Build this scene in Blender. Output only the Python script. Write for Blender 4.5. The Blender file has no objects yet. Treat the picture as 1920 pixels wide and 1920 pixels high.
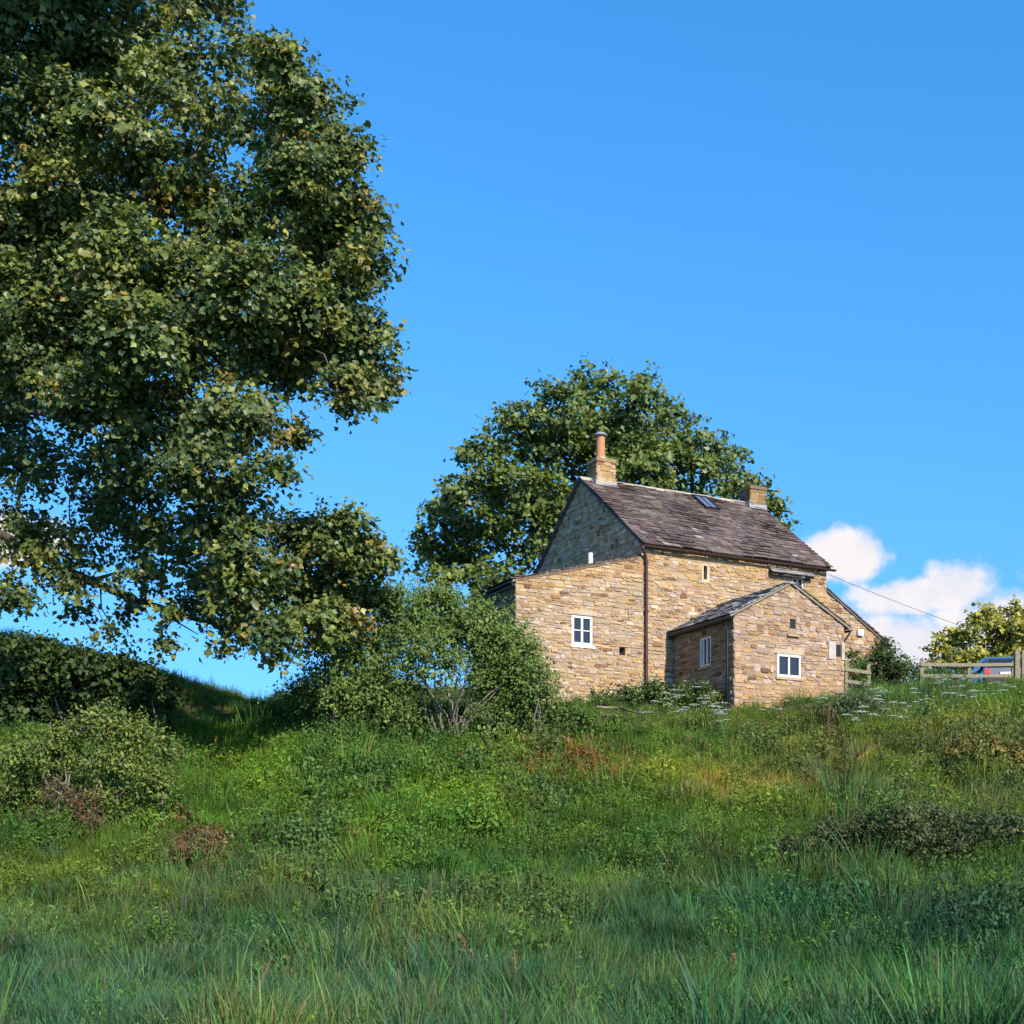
import bpy, math, random
import numpy as np
from mathutils import Vector, Matrix
random.seed(7); rng = np.random.default_rng(11)
S = bpy.context.scene; COL = S.collection
F = 2500.0; HZ = 1650.0            # focal length and horizon of the photograph, in its own pixels
R = math.radians

def P(px, py, Y): return np.array([(px-960)/F*Y, Y, (HZ-py)/F*Y])

# ------------------------------------------------------------------ objects
def tag(o, label=None, cat=None, group=None, kind=None):
    if label: o['label'] = label
    if cat: o['category'] = cat
    if group: o['group'] = group
    if kind: o['kind'] = kind
    return o
def empty(name, loc=(0,0,0), rz=0, **k):
    o = bpy.data.objects.new(name, None); COL.objects.link(o)
    o.location = loc; o.rotation_euler = (0,0,rz); o.empty_display_size = .3
    return tag(o, **k)
def link(name, me, mat=None, parent=None):
    if mat and not me.materials: me.materials.append(mat)
    o = bpy.data.objects.new(name, me); COL.objects.link(o)
    if parent: o.parent = parent
    return o

class MB:
    """collects faces with one colour per vertex and links them as one mesh"""
    def __init__(s): s.v=[]; s.f=[]; s.c=[]
    def add(s, vs, fs, col=(1,1,1)):
        b=len(s.v); s.v += [tuple(p) for p in vs]; s.f += [tuple(i+b for i in f) for f in fs]; s.c += [tuple(col)]*len(vs)
    def poly(s, vs, col=(1,1,1)): s.add(vs, [tuple(range(len(vs)))], col)
    def box(s, x0,x1,y0,y1,z0,z1, col=(1,1,1), top=0):
        t=top
        s.add([(x0,y0,z0),(x1,y0,z0),(x1,y1,z0),(x0,y1,z0),(x0+t,y0+t,z1),(x1-t,y0+t,z1),(x1-t,y1-t,z1),(x0+t,y1-t,z1)],
              [(3,2,1,0),(4,5,6,7),(0,1,5,4),(1,2,6,5),(2,3,7,6),(3,0,4,7)], col)
    def tube(s, pts, rad, n=8, col=(1,1,1), cap=True):
        pts=[np.array(p,float) for p in pts]; rings=[]; vs=[]; fs=[]
        if np.isscalar(rad): rad=[rad]*len(pts)
        up=np.array([.13,.27,.95])
        for i,p in enumerate(pts):
            d = pts[min(i+1,len(pts)-1)]-pts[max(i-1,0)]; d/= (np.linalg.norm(d)+1e-9)
            a=np.cross(d,up)
            if np.linalg.norm(a)<.15: a=np.cross(d,[1,.1,0])
            a/=np.linalg.norm(a); b=np.cross(d,a)
            for k in range(n):
                t=2*math.pi*k/n; vs.append(p+rad[i]*(math.cos(t)*a+math.sin(t)*b))
        for i in range(len(pts)-1):
            for k in range(n):
                k2=(k+1)%n; fs.append((i*n+k,i*n+k2,(i+1)*n+k2,(i+1)*n+k))
        if cap: fs.append(tuple(range(n))[::-1]); fs.append(tuple((len(pts)-1)*n+k for k in range(n)))
        s.add(vs,fs,col)
    def lathe(s, prof, c=(0,0,0), n=16, col=(1,1,1)):
        vs=[];fs=[]
        for (r,z) in prof:
            for k in range(n):
                t=2*math.pi*k/n; vs.append((c[0]+r*math.cos(t),c[1]+r*math.sin(t),c[2]+z))
        for i in range(len(prof)-1):
            for k in range(n):
                k2=(k+1)%n; fs.append((i*n+k,i*n+k2,(i+1)*n+k2,(i+1)*n+k))
        fs.append(tuple(range(n))[::-1]); fs.append(tuple((len(prof)-1)*n+k for k in range(n)))
        s.add(vs,fs,col)
    def build(s, name, mat, parent=None, smooth=False, bevel=0):
        me=bpy.data.meshes.new(name); me.from_pydata(s.v,[],s.f)
        a=me.color_attributes.new('Col','FLOAT_COLOR','POINT')
        c=np.ones((len(s.v),4),np.float32); c[:,:3]=np.array(s.c,np.float32); a.data.foreach_set('color',c.ravel())
        if smooth: me.shade_smooth()
        o=link(name,me,mat,parent)
        if bevel:
            m=o.modifiers.new('bevel','BEVEL'); m.width=bevel; m.segments=2; m.limit_method='ANGLE'
        return o

def mesh_arrays(name, v, q, c, mat, parent=None):
    me=bpy.data.meshes.new(name); nv=len(v); nq=len(q)
    me.vertices.add(nv); me.vertices.foreach_set('co',np.ascontiguousarray(v,np.float32).ravel())
    me.loops.add(nq*4); me.loops.foreach_set('vertex_index',np.ascontiguousarray(q,np.int32).ravel())
    me.polygons.add(nq); me.polygons.foreach_set('loop_start',np.arange(0,nq*4,4,dtype=np.int32))
    me.update(calc_edges=True)
    a=me.color_attributes.new('Col','FLOAT_COLOR','POINT')
    cc=np.ones((nv,4),np.float32); cc[:,:3]=c; a.data.foreach_set('color',cc.ravel())
    return link(name,me,mat,parent)

# ------------------------------------------------------------------ materials
def newmat(name):
    m=bpy.data.materials.new(name); m.use_nodes=True; nt=m.node_tree; nt.nodes.clear()
    out=nt.nodes.new('ShaderNodeOutputMaterial'); b=nt.nodes.new('ShaderNodeBsdfPrincipled'); nt.links.new(b.outputs[0],out.inputs[0])
    return m,nt,b,out
def N(nt,t,**k):
    n=nt.nodes.new(t)
    for a,v in k.items(): setattr(n,a,v)
    return n
def noise(nt,scale,detail=4,rough=.6,vec=None):
    n=N(nt,'ShaderNodeTexNoise'); n.inputs['Scale'].default_value=scale; n.inputs['Detail'].default_value=detail; n.inputs['Roughness'].default_value=rough
    if vec is None:
        tc=N(nt,'ShaderNodeTexCoord'); vec=tc.outputs['Object']
    nt.links.new(vec,n.inputs['Vector']); return n
def ramp(nt,fac,stops):
    r=N(nt,'ShaderNodeValToRGB'); e=r.color_ramp.elements
    while len(e)<len(stops): e.new(.5)
    for i,(p,c) in enumerate(stops): e[i].position=p; e[i].color=(*c,1) if len(c)==3 else c
    nt.links.new(fac,r.inputs[0]); return r
def mix(nt,fac,a,b,mode='MIX'):
    m=N(nt,'ShaderNodeMix',data_type='RGBA',blend_type=mode)
    for s,v in ((m.inputs[0],fac),(m.inputs[6],a),(m.inputs[7],b)):
        if hasattr(v,'is_linked') or hasattr(v,'links'): nt.links.new(v,s)
        elif isinstance(v,tuple): s.default_value=(*v,1)
        else: s.default_value=v
    return m.outputs[2]
def bump(nt,b,h,strength=.5,dist=.01):
    n=N(nt,'ShaderNodeBump'); n.inputs['Strength'].default_value=strength; n.inputs['Distance'].default_value=dist
    nt.links.new(h,n.inputs['Height']); nt.links.new(n.outputs[0],b.inputs['Normal'])
def attr(nt,name='Col'):
    a=N(nt,'ShaderNodeAttribute'); a.attribute_name=name; return a.outputs['Color']

def leaf_mat(name, trans=.3, rough=.45, spec=.35, tint=(1,1,1)):
    m,nt,b,out=newmat(name)
    c=attr(nt)
    if tint!=(1,1,1): c=mix(nt,1.0,c,tint,'MULTIPLY')
    nt.links.new(c,b.inputs['Base Color']); b.inputs['Roughness'].default_value=rough; b.inputs['Specular IOR Level'].default_value=spec
    t=N(nt,'ShaderNodeBsdfTranslucent'); tc=mix(nt,1.0,c,(1.25,1.3,.45),'MULTIPLY'); nt.links.new(tc,t.inputs[0])
    mx=N(nt,'ShaderNodeMixShader'); mx.inputs[0].default_value=trans
    nt.links.new(b.outputs[0],mx.inputs[1]); nt.links.new(t.outputs[0],mx.inputs[2]); nt.links.new(mx.outputs[0],out.inputs[0])
    return m
def stone_mat(name, s1=30, amt=.35, bs=.5):
    m,nt,b,out=newmat(name); c=attr(nt)
    n1=noise(nt,s1,5,.65); n2=noise(nt,3.0,3,.6)
    r1=ramp(nt,n1.outputs[0],[(.25,(1-amt,)*3),(.75,(1+amt*.55,)*3)])
    r2=ramp(nt,n2.outputs[0],[(.3,(.82,.80,.80)),(.7,(1.12,1.10,1.06))])
    c=mix(nt,1.0,c,r1.outputs[0],'MULTIPLY'); c=mix(nt,1.0,c,r2.outputs[0],'MULTIPLY')
    nt.links.new(c,b.inputs['Base Color']); b.inputs['Roughness'].default_value=.92; b.inputs['Specular IOR Level'].default_value=.15
    bump(nt,b,n1.outputs[0],bs,.012); return m
def slate_mat(name):
    m,nt,b,out=newmat(name); c=attr(nt)
    n1=noise(nt,14,5,.7); r1=ramp(nt,n1.outputs[0],[(.3,(.72,.72,.74)),(.7,(1.25,1.22,1.2))])
    c=mix(nt,1.0,c,r1.outputs[0],'MULTIPLY')
    n2=noise(nt,3.4,7,.8); r2=ramp(nt,n2.outputs[0],[(.565,(0,0,0)),(.63,(.85,.85,.85))])
    c=mix(nt,r2.outputs[0],c,(.24,.225,.20))
    n3=noise(nt,7,4,.6); r3=ramp(nt,n3.outputs[0],[(.62,(0,0,0)),(.74,(.55,.55,.55))])
    c=mix(nt,r3.outputs[0],c,(.22,.19,.10))
    nt.links.new(c,b.inputs['Base Color']); b.inputs['Roughness'].default_value=.75; b.inputs['Specular IOR Level'].default_value=.25
    bump(nt,b,n1.outputs[0],.5,.01); return m
def plain(name,col,rough=.6,metal=0,var=.15,scale=12,spec=.4):
    m,nt,b,out=newmat(name); n=noise(nt,scale,4,.6)
    r=ramp(nt,n.outputs[0],[(.3,tuple(x*(1-var) for x in col)),(.7,tuple(min(1,x*(1+var)) for x in col))])
    nt.links.new(r.outputs[0],b.inputs['Base Color']); b.inputs['Roughness'].default_value=rough; b.inputs['Metallic'].default_value=metal
    b.inputs['Specular IOR Level'].default_value=spec; bump(nt,b,n.outputs[0],.15,.004); return m
def bark_mat(name,a,c2):
    m,nt,b,out=newmat(name)
    tc=N(nt,'ShaderNodeTexCoord'); mp=N(nt,'ShaderNodeMapping'); mp.inputs['Scale'].default_value=(1,1,.3); nt.links.new(tc.outputs['Object'],mp.inputs[0])
    n=noise(nt,9,5,.7,mp.outputs[0]); r=ramp(nt,n.outputs[0],[(.3,a),(.7,c2)])
    nt.links.new(r.outputs[0],b.inputs['Base Color']); b.inputs['Roughness'].default_value=.9; bump(nt,b,n.outputs[0],.7,.03); return m

M={}
M['stone']=stone_mat('rubble_stone'); M['mortar']=stone_mat('lime_mortar',45,.25,.6)
M['slate']=slate_mat('stone_slate')
M['leaf']=leaf_mat('sycamore_leaf',.24,.44,.35); M['leaf2']=leaf_mat('shrub_leaf',.3,.55,.25)
M['grass']=leaf_mat('grass_blade',.35,.6,.2)
M['bark']=bark_mat('bark',(.028,.021,.016),(.10,.078,.056)); M['twig']=bark_mat('grey_stems',(.10,.085,.06),(.24,.21,.16))
M['white']=plain('white_paint',(.66,.66,.64),.45,0,.04); M['brown']=plain('brown_iron',(.050,.022,.017),.5,0,.3)
M['black']=plain('black_gutter',(.018,.014,.014),.5,0,.3)
M['lead']=plain('lead_flashing',(.26,.28,.31),.6,0,.2); M['ridge']=stone_mat('ridge_stone',25,.3,.5)
M['pot']=plain('terracotta',(.38,.18,.08),.8,0,.15); M['wood']=plain('weathered_timber',(.20,.175,.115),.9,0,.25,18,.15)
M['dark']=plain('dark_recess',(.012,.012,.014),.8)
def glass_mat():
    m,nt,b,out=newmat('window_glass'); b.inputs['Base Color'].default_value=(.02,.022,.025,1); b.inputs['Roughness'].default_value=.06; b.inputs['Specular IOR Level'].default_value=.6
    n=noise(nt,2,2); bump(nt,b,n.outputs[0],.05,.01); return m
M['glass']=glass_mat()
def paint(name,col):
    m,nt,b,out=newmat(name); n=noise(nt,3,2); r=ramp(nt,n.outputs[0],[(.3,tuple(x*.92 for x in col)),(.7,col)]); nt.links.new(r.outputs[0],b.inputs['Base Color'])
    b.inputs['Roughness'].default_value=.3; b.inputs['Coat Weight'].default_value=.6; return m
M['carblue']=paint('blue_car_paint',(.035,.055,.085)); M['red']=paint('red_lens',(.5,.03,.02)); M['rubber']=plain('rubber',(.02,.02,.02),.9)

# ------------------------------------------------------------------ terrain
PY=np.array([-60,0,10,14.8,18,21,25,30,35,38,40,43.5,50,60,90,200,900.])
PZ=np.array([-2.2,-1.6,-1.6,-1.6,-1.5,-1.1,-.25,1.55,3.4,4.5,5.1,5.95,6.3,6.5,6.0,0,-20.])
OX=np.array([-60,-22,-16.7,-14.4,-11.5,-9.7,-8.3,-6.3,-4.5,-2,0,8,13,16.4,30,60.])
OZ=np.array([2.4,2.3,1.95,1.5,.7,.12,-.28,.2,.35,.05,-.05,-.1,.05,.35,.6,.6])
def pch(x,X,Z):  # monotone smooth interpolation
    h=np.diff(X); d=np.diff(Z)/h; m=np.zeros(len(X))
    for i in range(1,len(X)-1):
        if d[i-1]*d[i]>0: w1=2*h[i]+h[i-1]; w2=h[i]+2*h[i-1]; m[i]=(w1+w2)/(w1/d[i-1]+w2/d[i])
    x=np.clip(x,X[0],X[-1]); i=np.clip(np.searchsorted(X,x)-1,0,len(h)-1); t=(x-X[i])/h[i]
    return (2*t**3-3*t**2+1)*Z[i]+(t**3-2*t**2+t)*h[i]*m[i]+(-2*t**3+3*t**2)*Z[i+1]+(t**3-t**2)*h[i]*m[i+1]
def ss(a,b,x): t=np.clip((x-a)/(b-a),0,1); return t*t*(3-2*t)
def ground(x,y):
    x=np.asarray(x,float); y=np.asarray(y,float)
    z=pch(y,PY,PZ)+pch(x,OX,OZ)*ss(27,42,y)*(1-ss(60,160,y))
    lump=.16*np.sin(.9*x+1.3*np.sin(.55*y))*np.sin(.8*y+.7*np.sin(.6*x)+1)+.09*np.sin(2.1*x+.9*y)*np.sin(1.7*y-.8*x)
    return z+lump*ss(5,18,y)*(1-.6*ss(40,44,y))
def make_ground():
    xs=np.concatenate([np.linspace(-900,-60,12),np.linspace(-50,-30,10),np.linspace(-28,28,150),np.linspace(30,50,10),np.linspace(60,900,12)])
    ys=np.concatenate([np.linspace(-60,8,14),np.linspace(9,56,160),np.linspace(58,90,16),np.linspace(100,1500,14)])
    X,Y=np.meshgrid(xs,ys); Z=ground(X,Y); v=np.stack([X,Y,Z],-1).reshape(-1,3); nx=len(xs); ny=len(ys)
    i=np.arange(nx*ny).reshape(ny,nx); q=np.stack([i[:-1,:-1],i[:-1,1:],i[1:,1:],i[1:,:-1]],-1).reshape(-1,4)
    m,nt,b,out=newmat('turf_soil'); n=noise(nt,1.6,6,.7); n2=noise(nt,.35,3,.6)
    r=ramp(nt,n.outputs[0],[(.25,(.022,.026,.010)),(.5,(.035,.050,.014)),(.75,(.07,.075,.026))])
    r2=ramp(nt,n2.outputs[0],[(.55,(0,0,0)),(.8,(.7,.7,.7))]); c=mix(nt,r2.outputs[0],r.outputs[0],(.085,.062,.035))
    nt.links.new(c,b.inputs['Base Color']); b.inputs['Roughness'].default_value=1; b.inputs['Specular IOR Level'].default_value=.05; bump(nt,b,n.outputs[0],1,.08)
    o=mesh_arrays('ground',v,q,np.ones((len(v),3)),m); o.data.shade_smooth(); tag(o,kind='structure'); return o
make_ground()

# ------------------------------------------------------------------ the cottage, in its own frame: x along the front, y into the house
HA=math.atan2(.444,.896); C0=np.array([4.21,43.0,5.0]); ca,sa=math.cos(HA),math.sin(HA)
def tolocal(p): d=np.asarray(p,float)-C0; return np.array([ca*d[0]+sa*d[1],-sa*d[0]+ca*d[1],d[2]])
def ray(px,py): o=tolocal((0,0,0)); return o, tolocal(P(px,py,1.0))-o
def hit(px,py,n,d):   # local point on plane n.p = d
    o,r=ray(px,py); n=np.array(n,float); t=(d-n@o)/(n@r); return o+t*r
L=7.48; D=8.0; E=5.92; A=9.0; ZB=-1.6
house=empty('stone_cottage',tuple(C0),HA,label='old two storey rubble stone cottage with stone slate roof at the top of the bank',cat='house')

def clip(poly,a,b,c):   # keep a*u+b*v<=c
    out=[]
    for i in range(len(poly)):
        p,q=poly[i],poly[(i+1)%len(poly)]; dp=a*p[0]+b*p[1]-c; dq=a*q[0]+b*q[1]-c
        if dp<=0: out.append(p)
        if dp*dq<0: t=dp/(dp-dq); out.append((p[0]+t*(q[0]-p[0]),p[1]+t*(q[1]-p[1])))
    return out
def clip_convex(poly,conv):
    n=len(conv)
    for i in range(n):
        p,q=conv[i],conv[(i+1)%n]; a=q[1]-p[1]; b=-(q[0]-p[0]); poly=clip(poly,a,b,a*p[0]+b*p[1])
        if len(poly)<3: return []
    return poly
WARM=[(.43,.305,.19),(.47,.345,.22),(.38,.27,.175),(.45,.34,.235),(.35,.25,.17),(.50,.385,.265),(.41,.31,.225)]
OCHRE=[(.43,.275,.125),(.46,.31,.15),(.39,.24,.105),(.48,.335,.18)]
DARKS=[(.21,.105,.055),(.24,.135,.075),(.16,.095,.06),(.27,.155,.09),(.30,.17,.09)]
GREY=[(.40,.32,.27),(.45,.37,.31),(.36,.285,.235),(.50,.43,.37),(.31,.245,.205)]
def stonecol(u,v,rnd,ochre):
    r=rnd.random()
    if r<.085: c=rnd.choice(DARKS)
    elif rnd.random()<ochre: c=rnd.choice(OCHRE)
    elif rnd.random()<.5: c=rnd.choice(GREY)
    else: c=rnd.choice(WARM)
    k=rnd.uniform(.84,1.12); m_=(.335,.23,.14); w_=.05 if r<.085 else .20; return tuple((x*(1-w_)+y*w_)*k for x,y in zip(c,m_))
def wall(mbm,mbs,poly,O,U,Nn,opens=(),seed=0,ochre=lambda u,v:.35,hs=(.05,.118),ws=(.09,.35),tone=1.0,tint=(1,1,1)):
    """poly: convex ccw (u,v) outline; wall point = O+u*U+v*Z; Nn outward. mortar sheet with stones proud of it; opens: rects recessed"""
    O=np.array(O,float);U=np.array(U,float);Nn=np.array(Nn,float);Z=np.array([0,0,1.]); rnd=random.Random(seed)
    W=lambda u,v,n=0: O+u*U+v*Z+n*Nn
    flip=np.dot(np.cross(U,Z),Nn)<0
    def face(mb,pts,col):
        mb.poly(pts[::-1] if flip else pts,col)
    us=sorted({min(p[0] for p in poly),max(p[0] for p in poly)}|{x for o in opens for x in o[:2]})
    vs=sorted({min(p[1] for p in poly),max(p[1] for p in poly)}|{x for o in opens for x in o[2:4]})
    mc=tuple(x*tone*tt for x,tt in zip((.33,.245,.15),tint))
    for i in range(len(us)-1):
        for j in range(len(vs)-1):
            cu,cv=(us[i]+us[i+1])/2,(vs[j]+vs[j+1])/2
            if any(o[0]<cu<o[1] and o[2]<cv<o[3] for o in opens): continue
            c=clip_convex([(us[i],vs[j]),(us[i+1],vs[j]),(us[i+1],vs[j+1]),(us[i],vs[j+1])],poly)
            if len(c)>2: face(mbm,[W(*p) for p in c],mc)
    for o in opens:
        u0,u1,v0,v1=o[:4]; d=o[4] if len(o)>4 else .16
        for a,b in (((u0,v0),(u1,v0)),((u1,v0),(u1,v1)),((u1,v1),(u0,v1)),((u0,v1),(u0,v0))):
            face(mbm,[W(*a,-d),W(*b,-d),W(*b),W(*a)],tuple(x*tone for x in (.34,.25,.16)))
        face(mbm,[W(u0,v0,-d),W(u1,v0,-d),W(u1,v1,-d),W(u0,v1,-d)],(.03,.03,.03))
    umin,umax=min(p[0] for p in poly),max(p[0] for p in poly); vmax=max(p[1] for p in poly); v=min(p[1] for p in poly)
    inset=[p for p in poly]
    while v<vmax:
        h=rnd.uniform(*hs); u=umin-rnd.uniform(0,.2); wob=rnd.uniform(0,6)
        while u<umax:
            w=rnd.uniform(*ws)*(1.25 if h<.1 else 1); g=.008
            parts=[(rnd.uniform(-.022,.012),h+rnd.uniform(-.012,.022))]
            if rnd.random()<.07: parts=[(-.01,h*1.75)]
            if h>.12 and rnd.random()<.35: k=h*rnd.uniform(.35,.65); parts=[(0,k),(k,h)]
            for (a,b) in parts:
                dy=.035*math.sin(u*1.1+wob)+.02*math.sin(u*3.1+wob*2)
                j=lambda s=.014: rnd.uniform(-s,s)
                x0,x1,y0,y1=u+g,u+w-g,v+a+g*.8+dy,v+b-g*.8+dy
                if y1-y0<.02: continue
                cc=min(.04,(y1-y0)*.36,(x1-x0)*.3)
                q=[(x0+cc+j(),y0+j(.007)),(x1-cc+j(),y0+j(.007)),(x1+j(.006),y0+cc),(x1+j(.006),y1-cc),(x1-cc+j(),y1+j(.007)),(x0+cc+j(),y1+j(.007)),(x0+j(.006),y1-cc),(x0+j(.006),y0+cc)]
                q=clip_convex(q,inset)
                if len(q)<3: continue
                bad=False
                for o in opens:
                    if x1>o[0] and x0<o[1] and y1>o[2] and y0<o[3]:
                        # keep the longest remainder beside the opening
                        l=o[0]-x0; r=x1-o[1]
                        if l>.07: q=clip(q,1,0,o[0]-.004)
                        elif r>.07: q=clip(q,-1,0,-(o[1]+.004))
                        else: bad=True
                if bad or len(q)<3: continue
                cu=sum(p[0] for p in q)/len(q); cv=sum(p[1] for p in q)/len(q)
                c=tuple(x*tone*tt for x,tt in zip(stonecol(cu,cv,rnd,ochre(cu,cv)),tint))
                out=rnd.uniform(.004,.032)+(.006 if b-a>.16 else 0); n=len(q); s=.90
                top=[W(cu+(p[0]-cu)*s,cv+(p[1]-cv)*(s-.08),out+rnd.uniform(-.004,.004)) for p in q]; bot=[W(p[0],p[1],-.002) for p in q]
                fs=[tuple(range(n))]+[(n+k,n+(k+1)%n,(k+1)%n,k) for k in range(n)]
                if flip: fs=[f[::-1] for f in fs]
                mbs.add(top+bot,fs,c)
            u+=w
        v+=h
def slates(mb,O,U,V,lu,lv,seed=0,row=(.26,.14),wd=(.20,.50),cols=None,thick=.022):
    """stone slates laid in diminishing courses; O eave corner, U along eave, V up the slope"""
    O=np.array(O,float);U=np.array(U,float);V=np.array(V,float);Nn=np.cross(U,V); rnd=random.Random(seed); v=0; sag=lambda u,v_: .02+.03*math.sin(u*1.9+seed)*math.sin(v_*1.3+1)*(lu>6)
    cols=cols or [(.145,.11,.085),(.06,.044,.044),(.10,.070,.066),(.082,.056,.055),(.115,.08,.07),(.12,.09,.078),(.072,.05,.052),(.10,.074,.072),(.135,.105,.088)]
    while v<lv:
        h=row[0]+(row[1]-row[0])*v/lv; u=-rnd.uniform(0,.2)
        while u<lu:
            w=rnd.uniform(*wd); a,b=max(u,0)+.004,min(u+w,lu)-.004
            if b-a>.04:
                t=thick*rnd.uniform(.7,1.6); lift=rnd.uniform(.012,.034)+max(0,sag(u,v)); sk=rnd.uniform(-.018,.018); e=v-rnd.uniform(.02,.05); top=min(v+h*1.25,lv)
                P4=[O+a*U+(e+sk)*V+lift*Nn,O+b*U+(e-sk)*V+(lift+rnd.uniform(-.008,.008))*Nn,O+b*U+top*V+.004*Nn,O+a*U+top*V+.004*Nn]
                up=[p+t*Nn for p in P4]; k=rnd.uniform(.75,1.25); c=tuple(x*k for x in rnd.choice(cols))
                if rnd.random()<.012: c=(.26,.24,.21)
                mb.add(up+P4,[(0,1,2,3),(4,5,1,0),(5,6,2,1),(7,4,0,3),(7,6,5,4)],c)
            u+=w
        v+=h

def fuv(px,py,y=0.0): p=hit(px,py,(0,1,0),y); return p[0],p[2]
def rect_front(x0,x1,y0,y1,y=0.0):
    a=fuv(x0,y1,y); b=fuv(x1,y0,y); return (a[0],b[0],a[1],b[1])
# --- main walls
mm,ms=MB(),MB()
slit=rect_front(1317,1326.5,1061,1088); upw=rect_front(1485.5,1507.5,1083.5,1122)
top_ochre=lambda u,v: .30+.55*ss(4.3,5.6,v)+.2*(1-ss(.15,.5,u))+.25*ss(6.9,7.4,u)
wall(mm,ms,[(0,ZB),(L,ZB),(L,E),(0,E)],(0,0,0),(1,0,0),(0,-1,0),[slit+(.2,),upw+(.14,)],1,top_ochre)
gab=[(0,ZB),(D,ZB),(D,E),(D/2,A),(0,E)]
hole=hit(1155,1020,(1,0,0),0)
wall(mm,ms,gab,(0,0,0),(0,1,0),(-1,0,0),[(hole[1]-.12,hole[1]+.12,hole[2]-.16,hole[2]+.16,.2)],2,lambda u,v:.05,(.10,.22),(.12,.32),1.35,(1.12,1.02,.90))  # gable stones lightened and warmed in place of bounced ground light
wall(mm,ms,gab,(L,0,0),(0,1,0),(1,0,0),[],3,lambda u,v:.2)
wall(mm,ms,[(0,ZB),(L,ZB),(L,E),(0,E)],(0,D,0),(1,0,0),(0,1,0),[],4,lambda u,v:.2,(.15,.25),(.3,.6))
wp=mm.build('wall',M['mortar'],house); ms.build('stonework',M['stone'],wp)
# --- windows
def window(rect,O,U,Nn,dep,lights=2,bar=False,fw=.06,sill=True,lintel=True,sillmat='stone',off=0):
    u0,u1,v0,v1=rect; O=np.array(O,float);U=np.array(U,float);Nn=np.array(Nn,float);Z=np.array([0,0,1.])
    def bx(mb,a,b,c,d,n0,n1,col=(1,1,1)):
        p=[O+u*U+v*Z+n*Nn for n in (n0,n1) for (u,v) in ((a,c),(b,c),(b,d),(a,d))]
        mb.add(p,[(3,2,1,0),(4,5,6,7),(0,1,5,4),(1,2,6,5),(2,3,7,6),(3,0,4,7)],col)
    f=MB(); e=.003; n0,n1=-dep+.02,-dep+.085
    bx(f,u0+e,u0+fw,v0+e,v1-e,n0,n1); bx(f,u1-fw,u1-e,v0+e,v1-e,n0,n1); bx(f,u0+fw,u1-fw,v0+e,v0+fw,n0,n1-.002); bx(f,u0+fw,u1-fw,v1-fw,v1-e,n0,n1-.002)
    for k in range(1,lights):
        c=u0+(u1-u0)*(k/lights+off); bx(f,c-fw*.45,c+fw*.45,v0+fw,v1-fw,n0,n1-.004)
    if bar: c=(v0+v1)/2; bx(f,u0+fw,u1-fw,c-.014,c+.014,n0,n1-.02)
    w=f.build('window',M['white'],house); g=MB(); bx(g,u0+fw*.8,u1-fw*.8,v0+fw*.8,v1-fw*.8,n0-.01,n0+.02); g.build('pane',M['glass'],w)
    if sill: s=MB(); bx(s,u0-.06,u1+.06,v0-.09,v0-.002,-dep+.02,.055,(.40,.30,.21)); s.build('sill',M[sillmat],w,bevel=.008)
    if lintel: s=MB(); bx(s,u0-.14,u1+.14,v1+.004,v1+.16,-.02,.034,(.42,.34,.25)); s.build('lintel',M['stone'],w,bevel=.01)
    return w
window(upw,(0,0,0),(1,0,0),(0,-1,0),.12,2,False,.07,False,True)
s=MB(); u0,u1,v0,v1=slit
for a,b,c,d,k in ((u0-.05,u0+.035,v0-.05,v1+.05,.03),(u1-.035,u1+.06,v0-.05,v1+.05,.034),(u0+.035,u1-.035,v0-.08,v0+.03,.036),(u0+.035,u1-.035,v1-.02,v1+.08,.032)): s.box(a,b,-k,.10,c,d,(.50,.40,.27))
s=s.build('slit_window',M['stone'],house,bevel=.006); g=MB(); g.box(u0,u1,.09,.12,v0,v1); g.build('pane',M['glass'],s)
# --- main roof
def dirn(v): v=np.array(v,float); return v/np.linalg.norm(v)
sl=dirn((0,D/2,A-E)); ov=.24; slope_len=math.hypot(D/2,A-E)
RO=np.array([-.10,0,E+.03])-sl*ov; Rn=np.cross([1,0,0],sl)
b=MB()
for sgn,y0 in ((1,0),(-1,D)):
    V=np.array([0,sl[1]*sgn,sl[2]]); O=np.array([-.08,y0,E+.03])-V*(ov-.03); n=np.array([0,-sl[2]*sgn,sl[1]]); lu=L+.16; lv=slope_len+ov-.03
    q=[O,O+np.array([lu,0,0]),O+np.array([lu,0,0])+V*lv,O+V*lv]; t=[p-n*.07 for p in q]; 
    fs=[(0,1,2,3),(7,6,5,4),(4,5,1,0),(5,6,2,1),(7,4,0,3)]
    b.add(q+t,fs if sgn>0 else [f[::-1] for f in fs],(.09,.07,.06))
roof=b.build('roof',M['slate'],house)
b=MB(); slates(b,RO+Rn*.004,(1,0,0),sl,L+.2,slope_len+ov,5)
slb=np.array([0,-sl[1],sl[2]]); slates(b,np.array([L+.10,D,E+.03])-slb*ov,(-1,0,0),slb,L+.2,slope_len+ov,6)
b.build('stone_slates',M['slate'],roof)
b=MB(); x=-.08; rnd=random.Random(3); rz=A+.03
while x<L+.05:
    w=rnd.uniform(.38,.55); k=rnd.uniform(.85,1.15); y1=D/2; h=.075+rnd.uniform(-.01,.01); a=min(x+w-.012,L+.1)
    b.add([(x,y1-.19,rz-.10),(x,y1,rz+h),(x,y1+.19,rz-.10),(a,y1-.19,rz-.10),(a,y1,rz+h),(a,y1+.19,rz-.10)],[(0,3,4,1),(1,4,5,2),(0,1,2),(5,4,3),(0,2,5,3)],(.36*k,.33*k,.265*k)); x+=w
b.build('ridge_tiles',M['ridge'],roof)
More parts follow.
